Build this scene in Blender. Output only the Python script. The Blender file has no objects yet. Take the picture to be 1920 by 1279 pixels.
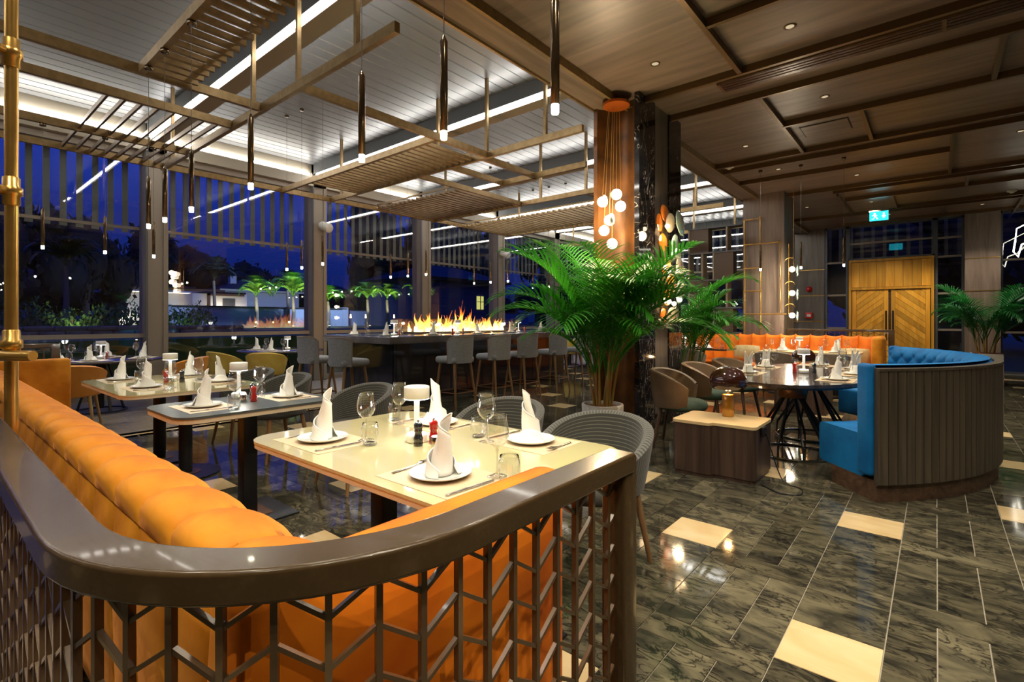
import bpy, bmesh, math, random
from mathutils import Vector, Matrix, noise as mnoise
random.seed(7)
PI = math.pi
sc = bpy.context.scene
COL = sc.collection

# ---------------------------------------------------------------- camera
cd = bpy.data.cameras.new('camera'); cam = bpy.data.objects.new('camera', cd); COL.objects.link(cam)
cam.location = (0, 0, 1.3); cam.rotation_euler = (PI/2, 0, math.radians(40))
cd.sensor_fit = 'HORIZONTAL'; cd.sensor_width = 36; cd.lens = 36*948/1920; cd.shift_y = -39.5/1920
cd.clip_start = 0.05; cd.clip_end = 400
sc.camera = cam
# ---------------------------------------------------------------- world: dusk sky
w = bpy.data.worlds.new('dusk'); sc.world = w; w.use_nodes = True
nt = w.node_tree; bg = nt.nodes['Background']
tc = nt.nodes.new('ShaderNodeTexCoord'); sx = nt.nodes.new('ShaderNodeSeparateXYZ'); rp = nt.nodes.new('ShaderNodeValToRGB')
nt.links.new(tc.outputs['Generated'], sx.inputs[0]); nt.links.new(sx.outputs['Z'], rp.inputs[0]); nt.links.new(rp.outputs[0], bg.inputs[0])
rp.color_ramp.elements[0].position = 0.0; rp.color_ramp.elements[0].color = (0.002, 0.006, 0.05, 1)
rp.color_ramp.elements[1].position = 0.45; rp.color_ramp.elements[1].color = (0.010, 0.036, 0.38, 1)
e = rp.color_ramp.elements.new(0.16); e.color = (0.004, 0.012, 0.11, 1)
bg.inputs[1].default_value = 1.0
sc.view_settings.view_transform = 'Standard'; sc.view_settings.look = 'None'
sc.view_settings.exposure = 0.85; sc.view_settings.gamma = 1.0; sc.view_settings.use_curve_mapping = False
try:
    sc.cycles.max_bounces = 8; sc.cycles.transparent_max_bounces = 24; sc.cycles.use_denoising = True
    sc.cycles.sample_clamp_indirect = 4.0; sc.cycles.caustics_reflective = False; sc.cycles.caustics_refractive = False
except Exception: pass
LED_POWER = 20.0; PEND_GLOW = 45.0; SPOT_W = 11.0; FILL_W = 55.0

def spot(name, loc, watts, size=100, col=(1, .9, .76), r=0.03, blend=.6, aim=None):
    l = bpy.data.lights.new(name, 'SPOT'); l.energy = watts; l.color = col; l.spot_size = math.radians(size); l.spot_blend = blend; l.shadow_soft_size = r
    o = bpy.data.objects.new(name, l); COL.objects.link(o); o.location = loc
    if aim: o.rotation_euler = Vector(aim).to_track_quat('-Z', 'Y').to_euler()
    return o
def point(name, loc, watts, col=(1, .85, .65), r=0.05):
    l = bpy.data.lights.new(name, 'POINT'); l.energy = watts; l.color = col; l.shadow_soft_size = r
    o = bpy.data.objects.new(name, l); COL.objects.link(o); o.location = loc; return o

# ---------------------------------------------------------------- materials
def new_mat(name):
    m = bpy.data.materials.new(name); m.use_nodes = True
    return m, m.node_tree, m.node_tree.nodes['Principled BSDF']
def c4(c): return (c[0], c[1], c[2], 1)
def mat(name, col, rough=.5, metal=0, coat=0, sheen=0, spec=.5, emit=None, es=0, col2=None, scale=6, stretch=(1, 1, 1), detail=4, bump=0, bscale=60, lo=.35, hi=.65, rough2=None, trans=0):
    m, nt, b = new_mat(name)
    b.inputs['Base Color'].default_value = c4(col); b.inputs['Roughness'].default_value = rough; b.inputs['Metallic'].default_value = metal
    b.inputs['Coat Weight'].default_value = coat; b.inputs['Coat Roughness'].default_value = .05
    b.inputs['Specular IOR Level'].default_value = spec
    if sheen:
        b.inputs['Sheen Weight'].default_value = sheen; b.inputs['Sheen Roughness'].default_value = .35
        b.inputs['Sheen Tint'].default_value = c4([min(1, c*1.6+.1) for c in col])
    if emit: b.inputs['Emission Color'].default_value = c4(emit); b.inputs['Emission Strength'].default_value = es
    if trans: b.inputs['Transmission Weight'].default_value = trans
    L = nt.links.new
    if col2 or bump:
        tc = nt.nodes.new('ShaderNodeTexCoord'); mp = nt.nodes.new('ShaderNodeMapping'); mp.inputs['Scale'].default_value = stretch
        L(tc.outputs['Object'], mp.inputs[0])
    if col2:
        n = nt.nodes.new('ShaderNodeTexNoise'); n.inputs['Scale'].default_value = scale; n.inputs['Detail'].default_value = detail
        L(mp.outputs[0], n.inputs['Vector'])
        r = nt.nodes.new('ShaderNodeValToRGB'); r.color_ramp.elements[0].position = lo; r.color_ramp.elements[1].position = hi
        r.color_ramp.elements[0].color = c4(col); r.color_ramp.elements[1].color = c4(col2)
        L(n.outputs[0], r.inputs[0]); L(r.outputs[0], b.inputs['Base Color'])
        if rough2 is not None:
            mr = nt.nodes.new('ShaderNodeMapRange'); mr.inputs[3].default_value = rough; mr.inputs[4].default_value = rough2
            L(n.outputs[0], mr.inputs[0]); L(mr.outputs[0], b.inputs['Roughness'])
    if bump:
        n2 = nt.nodes.new('ShaderNodeTexNoise'); n2.inputs['Scale'].default_value = bscale; L(mp.outputs[0], n2.inputs['Vector'])
        bp = nt.nodes.new('ShaderNodeBump'); bp.inputs['Strength'].default_value = bump; bp.inputs['Distance'].default_value = .01
        L(n2.outputs[0], bp.inputs['Height']); L(bp.outputs[0], b.inputs['Normal'])
    return m
def wood(name, c1, c2, axis=0, scale=3.0, rough=.4, coat=0, island=.0, fine=14):
    """grain along the given object axis"""
    m, nt, b = new_mat(name); L = nt.links.new
    st = [fine, fine, fine]; st[axis] = .7
    tc = nt.nodes.new('ShaderNodeTexCoord'); mp = nt.nodes.new('ShaderNodeMapping'); mp.inputs['Scale'].default_value = st
    L(tc.outputs['Object'], mp.inputs[0])
    oi = nt.nodes.new('ShaderNodeObjectInfo'); L(oi.outputs['Random'], mp.inputs['Location'])
    n = nt.nodes.new('ShaderNodeTexNoise'); n.inputs['Scale'].default_value = scale; n.inputs['Detail'].default_value = 6; n.inputs['Distortion'].default_value = .6
    L(mp.outputs[0], n.inputs['Vector'])
    r = nt.nodes.new('ShaderNodeValToRGB'); r.color_ramp.elements[0].position = .32; r.color_ramp.elements[1].position = .68
    r.color_ramp.elements[0].color = c4(c1); r.color_ramp.elements[1].color = c4(c2); L(n.outputs[0], r.inputs[0])
    out = r.outputs[0]
    if island:
        hs = nt.nodes.new('ShaderNodeHueSaturation'); mr = nt.nodes.new('ShaderNodeMapRange'); mr.inputs[3].default_value = 1-island; mr.inputs[4].default_value = 1+island
        L(oi.outputs['Random'], mr.inputs[0]); L(mr.outputs[0], hs.inputs['Value']); L(out, hs.inputs['Color']); out = hs.outputs[0]
    L(out, b.inputs['Base Color'])
    b.inputs['Roughness'].default_value = rough; b.inputs['Coat Weight'].default_value = coat
    bp = nt.nodes.new('ShaderNodeBump'); bp.inputs['Strength'].default_value = .08; L(n.outputs[0], bp.inputs['Height']); L(bp.outputs[0], b.inputs['Normal'])
    return m
def marble(name, base, vein, pale, scale=1.6, rough=.07, vw=.03, cloud=None, vary=.0, veinmix=1.0, mask=(.45, .62)):
    m, nt, b = new_mat(name); L = nt.links.new
    geo = nt.nodes.new('ShaderNodeNewGeometry'); oi = nt.nodes.new('ShaderNodeObjectInfo')
    ad = nt.nodes.new('ShaderNodeMath'); ad.operation = 'ADD'; L(oi.outputs['Random'], ad.inputs[0]); L(geo.outputs['Random Per Island'], ad.inputs[1])
    ml = nt.nodes.new('ShaderNodeMath'); ml.operation = 'MULTIPLY'; ml.inputs[1].default_value = 37.0; L(ad.outputs[0], ml.inputs[0])
    va = nt.nodes.new('ShaderNodeVectorMath'); va.operation = 'ADD'; L(geo.outputs['Position'], va.inputs[0]); L(ml.outputs[0], va.inputs[1])
    mp = nt.nodes.new('ShaderNodeMapping'); mp.inputs['Rotation'].default_value = (0, 0, .55); mp.inputs['Scale'].default_value = (1, 2.2, 1); L(va.outputs[0], mp.inputs[0])
    n1 = nt.nodes.new('ShaderNodeTexNoise'); n1.inputs['Scale'].default_value = scale*2; n1.inputs['Detail'].default_value = 8; n1.inputs['Distortion'].default_value = 1.2; L(mp.outputs[0], n1.inputs['Vector'])
    r1 = nt.nodes.new('ShaderNodeValToRGB'); r1.color_ramp.elements[0].position = .35; r1.color_ramp.elements[1].position = .66
    r1.color_ramp.elements[0].color = c4(base); r1.color_ramp.elements[1].color = c4(cloud or pale); L(n1.outputs[0], r1.inputs[0])
    n2 = nt.nodes.new('ShaderNodeTexNoise'); n2.inputs['Scale'].default_value = scale*3; n2.inputs['Detail'].default_value = 10; n2.inputs['Distortion'].default_value = 2.0; L(mp.outputs[0], n2.inputs['Vector'])
    s = nt.nodes.new('ShaderNodeMath'); s.operation = 'SUBTRACT'; s.inputs[1].default_value = .5; L(n2.outputs[0], s.inputs[0])
    a = nt.nodes.new('ShaderNodeMath'); a.operation = 'ABSOLUTE'; L(s.outputs[0], a.inputs[0])
    r2 = nt.nodes.new('ShaderNodeValToRGB'); r2.color_ramp.elements[0].position = 0; r2.color_ramp.elements[1].position = vw
    r2.color_ramp.elements[0].color = (veinmix, veinmix, veinmix, 1); r2.color_ramp.elements[1].color = (0, 0, 0, 1); L(a.outputs[0], r2.inputs[0])
    mx = nt.nodes.new('ShaderNodeMix'); mx.data_type = 'RGBA'; n3 = nt.nodes.new('ShaderNodeTexNoise'); n3.inputs['Scale'].default_value = scale*1.3; L(mp.outputs[0], n3.inputs['Vector'])
    r3 = nt.nodes.new('ShaderNodeValToRGB'); r3.color_ramp.elements[0].position = mask[0]; r3.color_ramp.elements[1].position = mask[1]; L(n3.outputs[0], r3.inputs[0])
    m3 = nt.nodes.new('ShaderNodeMath'); m3.operation = 'MULTIPLY'; L(r2.outputs[0], m3.inputs[0]); L(r3.outputs[0], m3.inputs[1])
    L(m3.outputs[0], mx.inputs[0]); L(r1.outputs[0], mx.inputs[6]); mx.inputs[7].default_value = c4(vein)
    hs = nt.nodes.new('ShaderNodeHueSaturation'); fr = nt.nodes.new('ShaderNodeMath'); fr.operation = 'FRACT'; L(ad.outputs[0], fr.inputs[0])
    mr = nt.nodes.new('ShaderNodeMapRange'); mr.inputs[3].default_value = 1-vary; mr.inputs[4].default_value = 1+vary; L(fr.outputs[0], mr.inputs[0]); L(mr.outputs[0], hs.inputs['Value'])
    L(mx.outputs[2], hs.inputs['Color']); L(hs.outputs[0], b.inputs['Base Color']); b.inputs['Roughness'].default_value = rough
    return m
def stripes(name, c1, c2, uv=0, freq=60, rough=.85, thin=.5):
    m, nt, b = new_mat(name); L = nt.links.new
    tc = nt.nodes.new('ShaderNodeTexCoord'); sp = nt.nodes.new('ShaderNodeSeparateXYZ'); L(tc.outputs['UV'], sp.inputs[0])
    mu = nt.nodes.new('ShaderNodeMath'); mu.operation = 'MULTIPLY'; mu.inputs[1].default_value = freq; L(sp.outputs[uv], mu.inputs[0])
    fr = nt.nodes.new('ShaderNodeMath'); fr.operation = 'FRACT'; L(mu.outputs[0], fr.inputs[0])
    r = nt.nodes.new('ShaderNodeValToRGB'); r.color_ramp.interpolation = 'EASE'
    r.color_ramp.elements[0].position = thin; r.color_ramp.elements[1].position = min(.98, thin+.2)
    r.color_ramp.elements[0].color = c4(c1); r.color_ramp.elements[1].color = c4(c2); L(fr.outputs[0], r.inputs[0]); L(r.outputs[0], b.inputs['Base Color'])
    b.inputs['Roughness'].default_value = rough; b.inputs['Sheen Weight'].default_value = .2
    bp = nt.nodes.new('ShaderNodeBump'); bp.inputs['Strength'].default_value = .4; bp.inputs['Distance'].default_value = .004; L(fr.outputs[0], bp.inputs['Height']); L(bp.outputs[0], b.inputs['Normal'])
    return m
def thin_glass(name, tint=(1, 1, 1), ior=1.5, boost=1.0, rough=0.0):
    m = bpy.data.materials.new(name); m.use_nodes = True; nt = m.node_tree; nt.nodes.clear(); L = nt.links.new
    o = nt.nodes.new('ShaderNodeOutputMaterial'); t = nt.nodes.new('ShaderNodeBsdfTransparent'); t.inputs[0].default_value = c4(tint)
    g = nt.nodes.new('ShaderNodeBsdfGlossy'); g.inputs['Roughness'].default_value = rough
    f = nt.nodes.new('ShaderNodeFresnel'); ge = nt.nodes.new('ShaderNodeNewGeometry'); im = nt.nodes.new('ShaderNodeMapRange')
    im.inputs[3].default_value = ior; im.inputs[4].default_value = 1/ior; L(ge.outputs['Backfacing'], im.inputs[0]); L(im.outputs[0], f.inputs[0])
    mu = nt.nodes.new('ShaderNodeMath'); mu.operation = 'MULTIPLY'; mu.use_clamp = True; mu.inputs[1].default_value = boost; L(f.outputs[0], mu.inputs[0])
    mx = nt.nodes.new('ShaderNodeMixShader'); L(mu.outputs[0], mx.inputs[0]); L(t.outputs[0], mx.inputs[1]); L(g.outputs[0], mx.inputs[2]); L(mx.outputs[0], o.inputs[0])
    return m
def glow(name, col, s):
    m = bpy.data.materials.new(name); m.use_nodes = True; nt = m.node_tree; nt.nodes.clear()
    o = nt.nodes.new('ShaderNodeOutputMaterial'); e = nt.nodes.new('ShaderNodeEmission'); e.inputs[0].default_value = c4(col); e.inputs[1].default_value = s
    nt.links.new(e.outputs[0], o.inputs[0]); return m
def flame_mat():
    m = bpy.data.materials.new('flame'); m.use_nodes = True; nt = m.node_tree; nt.nodes.clear(); L = nt.links.new
    o = nt.nodes.new('ShaderNodeOutputMaterial'); e = nt.nodes.new('ShaderNodeEmission'); t = nt.nodes.new('ShaderNodeBsdfTransparent')
    geo = nt.nodes.new('ShaderNodeNewGeometry'); sp = nt.nodes.new('ShaderNodeSeparateXYZ'); L(geo.outputs['Position'], sp.inputs[0])
    mr = nt.nodes.new('ShaderNodeMapRange'); mr.inputs[1].default_value = 1.08; mr.inputs[2].default_value = 1.6; L(sp.outputs['Z'], mr.inputs[0])
    n = nt.nodes.new('ShaderNodeTexNoise'); n.inputs['Scale'].default_value = 9; n.inputs['Detail'].default_value = 3
    mp = nt.nodes.new('ShaderNodeMapping'); mp.inputs['Scale'].default_value = (1, 1, .35); L(geo.outputs['Position'], mp.inputs[0]); L(mp.outputs[0], n.inputs['Vector'])
    ad = nt.nodes.new('ShaderNodeMath'); ad.operation = 'MULTIPLY_ADD'; ad.inputs[1].default_value = 1.1; ad.inputs[2].default_value = -.5; L(n.outputs[0], ad.inputs[0])
    a2 = nt.nodes.new('ShaderNodeMath'); a2.operation = 'ADD'; L(mr.outputs[0], a2.inputs[0]); L(ad.outputs[0], a2.inputs[1])
    r = nt.nodes.new('ShaderNodeValToRGB'); els = r.color_ramp.elements
    els[0].position = .0; els[0].color = (1, .74, .36, 1); els[1].position = .75; els[1].color = (.75, .12, .01, 1)
    x = els.new(.3); x.color = (1, .36, .06, 1); L(a2.outputs[0], r.inputs[0]); L(r.outputs[0], e.inputs[0]); e.inputs[1].default_value = 2.6
    lw = nt.nodes.new('ShaderNodeMath'); lw.operation = 'MULTIPLY_ADD'; lw.use_clamp = True; lw.inputs[1].default_value = -1.0; lw.inputs[2].default_value = 1.05
    L(a2.outputs[0], lw.inputs[0])
    mx = nt.nodes.new('ShaderNodeMixShader'); L(lw.outputs[0], mx.inputs[0]); L(t.outputs[0], mx.inputs[1]); L(e.outputs[0], mx.inputs[2]); L(mx.outputs[0], o.inputs[0])
    return m
def leaf_mat(name, c1, c2, thru=.45):
    m = mat(name, c1, .35, col2=c2, scale=2.2, lo=.3, hi=.7); nt = m.node_tree; L = nt.links.new; b = nt.nodes['Principled BSDF']
    t = nt.nodes.new('ShaderNodeBsdfTranslucent'); r = [n for n in nt.nodes if n.type == 'VALTORGB'][0]; L(r.outputs[0], t.inputs[0])
    mx = nt.nodes.new('ShaderNodeMixShader'); mx.inputs[0].default_value = thru; L(b.outputs[0], mx.inputs[1]); L(t.outputs[0], mx.inputs[2]); L(mx.outputs[0], nt.nodes['Material Output'].inputs[0])
    return m

M = {}
M['rail'] = mat('rail_lacquer', (.048, .029, .012), .24, .0, coat=.16, spec=.3, col2=(.06, .037, .016), scale=90, lo=.5, hi=.8)
M['lattice'] = mat('lattice_bronze', (.085, .052, .025), .28, .15, coat=.4)
M['brass'] = mat('brass', (.62, .38, .10), .28, .85, col2=(.5, .3, .08), scale=8)
M['frame_gold'] = mat('bronze_beam', (.21, .135, .052), .35, .5, col2=(.28, .185, .08), scale=14)
M['wire'] = mat('wire', (.12, .11, .10), .5)
M['louver'] = mat('louver_grey', (.21, .215, .225), .35, .2)
M['gutter'] = mat('gutter_grey', (.11, .115, .12), .45, .2)
M['beam_tan'] = mat('beam_taupe', (.32, .28, .22), .45)
M['led'] = glow('led_light', (1, .97, .9), LED_POWER)
M['ceil_wood'] = wood('ceiling_oak', (.115, .076, .056), (.215, .155, .118), 0, 1.2, .38, fine=7)
M['soffit'] = wood('soffit_oak', (.11, .075, .052), (.2, .145, .105), 1, 1.2, .42, fine=8)
M['trim'] = mat('bronze_trim', (.13, .075, .03), .3, .5)
M['taupe_wood'] = wood('taupe_oak', (.16, .115, .09), (.27, .205, .165), 2, 1.6, .45, fine=9)
M['wall_wood'] = wood('wall_panel_oak', (.10, .085, .07), (.17, .145, .12), 2, 1.6, .45, fine=9)
M['alu'] = mat('window_frame_taupe', (.25, .21, .17), .5, .1)
M['alu_dark'] = mat('window_frame_grey', (.09, .095, .105), .4, .2)
M['marble_black'] = marble('marble_black', (.008, .008, .01), (.55, .5, .45), (.02, .019, .02), .8, .05, .009, veinmix=.9, mask=(.38, .5))
M['copper'] = mat('aged_copper', (.20, .08, .018), .38, .35, col2=(.06, .028, .012), scale=4.5, detail=9, lo=.32, hi=.68)
M['tile_dark'] = marble('marble_floor', (.032, .031, .023), (.008, .008, .008), (.15, .135, .09), 1.9, .07, .055, cloud=(.135, .12, .074), vary=.3, veinmix=.9, mask=(.36, .5))
M['tile_beige'] = marble('marble_beige', (.60, .44, .22), (.7, .6, .4), (.68, .53, .3), 1.2, .1, .02, vary=.05, veinmix=.4)
M['grout'] = mat('grout', (.34, .31, .25), .6)
M['plank'] = wood('floor_plank_grey', (.17, .14, .10), (.28, .235, .175), 0, 1.2, .3, island=.15)
M['velvet'] = mat('orange_velvet', (.48, .15, .006), .6, sheen=.5, spec=.2, col2=(.72, .29, .02), scale=5, detail=5, bump=.15, bscale=25)
M['velvet_deep'] = mat('deep_orange_velvet', (.62, .12, .005), .65, sheen=.4, spec=.2, col2=(.88, .235, .010), scale=4, detail=5, bump=.15, bscale=20)
M['leather_orange'] = mat('orange_leather', (.52, .2, .03), .4, spec=.4, col2=(.58, .24, .04), scale=8)
M['mustard'] = mat('mustard_velvet', (.42, .29, .05), .7, sheen=.4, spec=.2, col2=(.5, .36, .08), scale=6)
M['blue'] = mat('blue_velvet', (.002, .10, .31), .6, sheen=.4, spec=.2, col2=(.004, .165, .45), scale=4, detail=5, bump=.12, bscale=22)
M['leather_brown'] = mat('brown_leather', (.15, .10, .06), .42, spec=.4, col2=(.19, .13, .08), scale=6)
M['green_velvet'] = mat('green_velvet', (.03, .06, .045), .7, sheen=.4, spec=.2, col2=(.06, .095, .075), scale=7)
M['grey_fabric'] = mat('grey_fabric', (.19, .20, .215), .9, sheen=.25, col2=(.26, .27, .29), scale=60, bump=.2, bscale=200)
M['taupe_fabric'] = mat('taupe_fabric', (.15, .13, .11), .9, sheen=.25, col2=(.2, .17, .145), scale=60, bump=.2, bscale=200)
M['piping'] = mat('piping_tan', (.24, .17, .13), .7)
M['cord_out'] = stripes('corduroy_ribs', (.035, .035, .03), (.095, .095, .085), 0, 62, thin=.4)
M['cord_in'] = stripes('corduroy_lines', (.028, .028, .022), (.17, .17, .12), 1, 17, thin=.78)
M['leg_wood'] = wood('leg_oak', (.17, .09, .035), (.30, .17, .075), 2, 1.5, .4)
M['leg_dark'] = wood('leg_walnut', (.05, .028, .018), (.10, .06, .04), 2, 1.5, .4)
M['leg_gold'] = wood('leg_honey', (.30, .18, .07), (.42, .27, .11), 2, 1.5, .4)
M['table_beige'] = mat('table_lacquer_cream', (.53, .475, .25), .09, coat=.6, col2=(.56, .50, .28), scale=2)
M['table_edge'] = mat('table_edge_wood', (.60, .50, .34), .4)
M['table_dark'] = wood('table_top_dark_oak', (.045, .055, .052), (.085, .098, .09), 1, 1.3, .36, coat=0)
M['table_brown'] = wood('table_top_wenge', (.03, .022, .018), (.075, .06, .052), 1, 1.3, .16, coat=.5)
M['black_metal'] = mat('black_metal', (.018, .019, .022), .35, .4)
M['cream_lam'] = mat('cream_laminate', (.70, .52, .27), .35)
M['box_wood'] = wood('box_walnut', (.035, .02, .014), (.085, .05, .035), 2, 1.6, .4, fine=16)
M['booth_wood'] = wood('booth_slats', (.045, .038, .028), (.105, .085, .06), 2, 1.6, .45, island=.25, fine=12)
M['plinth_wood'] = wood('plinth_oak', (.055, .03, .018), (.13, .075, .045), 0, 2.0, .4)
M['napkin'] = mat('napkin_linen', (.80, .79, .74), .85, bump=.1, bscale=150)
M['plate'] = mat('porcelain', (.80, .82, .78), .08, coat=.4)
M['steel'] = mat('cutlery_steel', (.62, .6, .56), .14, 1)
M['mat_tan'] = mat('placemat_tan', (.55, .43, .28), .6)
M['mat_white'] = mat('placemat_cream', (.72, .60, .46), .6)
M['glass'] = thin_glass('drinking_glass', (.97, .98, .97), 1.5, 3.4)
M['glass_foot'] = thin_glass('glass_stem', (.90, .92, .91), 1.5, 3.5)
M['pane'] = thin_glass('window_pane', (.97, .98, .99), 1.5, 1.7)
M['fire_glass'] = thin_glass('fire_screen', (.95, .97, .96), 1.5, 1.2)
M['white_plastic'] = mat('lamp_white', (.80, .80, .76), .3)
M['lamp_glow'] = glow('table_lamp_glow', (1, .97, .9), 6)
M['mill_black'] = mat('mill_black', (.012, .015, .018), .08, coat=1)
M['mill_red'] = mat('mill_red', (.34, .012, .008), .08, coat=1)
M['mill_brown'] = mat('mill_brown', (.13, .05, .025), .15, coat=1)
M['pend'] = mat('pendant_bronze', (.15, .105, .06), .2, .8)
M['pend_glow'] = glow('pendant_light', (1, .96, .72), PEND_GLOW)
M['globe'] = glow('globe_light', (1, .84, .6), 5)
M['shell_white'] = mat('globe_cover', (.7, .65, .6), .4)
M['canopy_orange'] = mat('canopy_copper', (.62, .14, .02), .3, .5)
M['disc_orange'] = mat('disc_orange_glass', (.85, .22, .02), .12, coat=.5, trans=.35)
M['disc_green'] = mat('disc_green_glass', (.45, .68, .58), .12, coat=.5, trans=.5)
M['disc_smoke'] = mat('disc_smoke_glass', (.40, .35, .26), .1, coat=.5, trans=.4)
M['pot'] = mat('pot_concrete', (.62, .60, .56), .8, col2=(.72, .70, .66), scale=25, bump=.2)
M['soil'] = mat('soil_clay', (.24, .07, .03), .9, bump=.6, bscale=80)
M['cane'] = mat('palm_cane', (.30, .24, .05), .5, col2=(.35, .16, .04), scale=9)
M['frond'] = leaf_mat('palm_leaf', (.018, .19, .012), (.09, .47, .026), .3)
M['frond_dark'] = leaf_mat('palm_leaf_dark', (.008, .12, .02), (.025, .22, .04))
M['door_wood'] = wood('door_oak', (.66, .29, .022), (.88, .46, .06), 2, 1.3, .4, island=.25, fine=9)
M['bar_stone'] = mat('bar_counter', (.075, .07, .075), .22, col2=(.11, .10, .105), scale=5, coat=.3)
M['bar_front'] = mat('bar_front', (.014, .015, .022), .12, coat=.6)
M['flame'] = flame_mat()
M['gravel'] = mat('fire_bed', (.10, .06, .04), .9, bump=.8, bscale=60)
M['mushroom'] = mat('mushroom_shade', (.040, .012, .007), .07, coat=1)
M['amber'] = mat('amber_base', (.50, .22, .02), .18, .35, coat=.6, col2=(.6, .3, .04), scale=10)
M['mush_glow'] = glow('mushroom_glow', (1, .55, .18), 5)
M['pillow'] = mat('gold_pillow', (.40, .30, .13), .45, sheen=.4, col2=(.5, .4, .2), scale=9)
M['shelf'] = mat('shelf_bronze', (.10, .066, .045), .45, .2)
M['red'] = mat('alarm_red', (.5, .015, .012), .35)
M['white'] = mat('white_paint', (.78, .78, .76), .5)
M['sign'] = glow('exit_sign', (.02, .50, .62), 1.6)
M['sign_white'] = glow('exit_sign_white', (.85, 1, 1), 2.2)
M['neon'] = glow('neon', (1, .93, .75), 6)
M['slat_out'] = mat('awning_strip', (.13, .15, .145), .8)
M['grass'] = mat('night_lawn', (.015, .04, .012), .95, col2=(.03, .06, .02), scale=3)
M['stone'] = mat('garden_stone', (.10, .085, .075), .9, col2=(.16, .135, .12), scale=4)
M['villa_white'] = mat('villa_render', (.62, .62, .62), .8)
M['villa_wood'] = wood('villa_cladding', (.32, .15, .05), (.42, .2, .07), 0, 1.5, .5)
M['roof_dark'] = mat('roof_tiles', (.03, .025, .025), .8)
M['wall_blue'] = mat('garden_wall_render', (.30, .36, .46), .85, col2=(.25, .3, .4), scale=.4)
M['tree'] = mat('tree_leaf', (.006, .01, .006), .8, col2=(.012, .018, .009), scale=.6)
M['bark'] = mat('bark', (.14, .11, .08), .9)
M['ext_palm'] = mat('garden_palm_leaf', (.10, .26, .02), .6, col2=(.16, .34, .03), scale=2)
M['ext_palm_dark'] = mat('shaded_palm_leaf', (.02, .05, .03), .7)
M['shrub'] = mat('shrub_leaf', (.03, .075, .015), .7, col2=(.05, .12, .02), scale=3)
M['lit_window'] = glow('lit_window', (.75, .72, .2), .55)
M['uplight'] = glow('uplight_lens', (1, .85, .5), 8)
M['warm_glow'] = glow('warm_strip', (1, .78, .5), 3)
M['plaster'] = mat('plaster', (.30, .25, .20), .8)
M['speaker'] = mat('speaker_white', (.62, .60, .55), .5)

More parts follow.
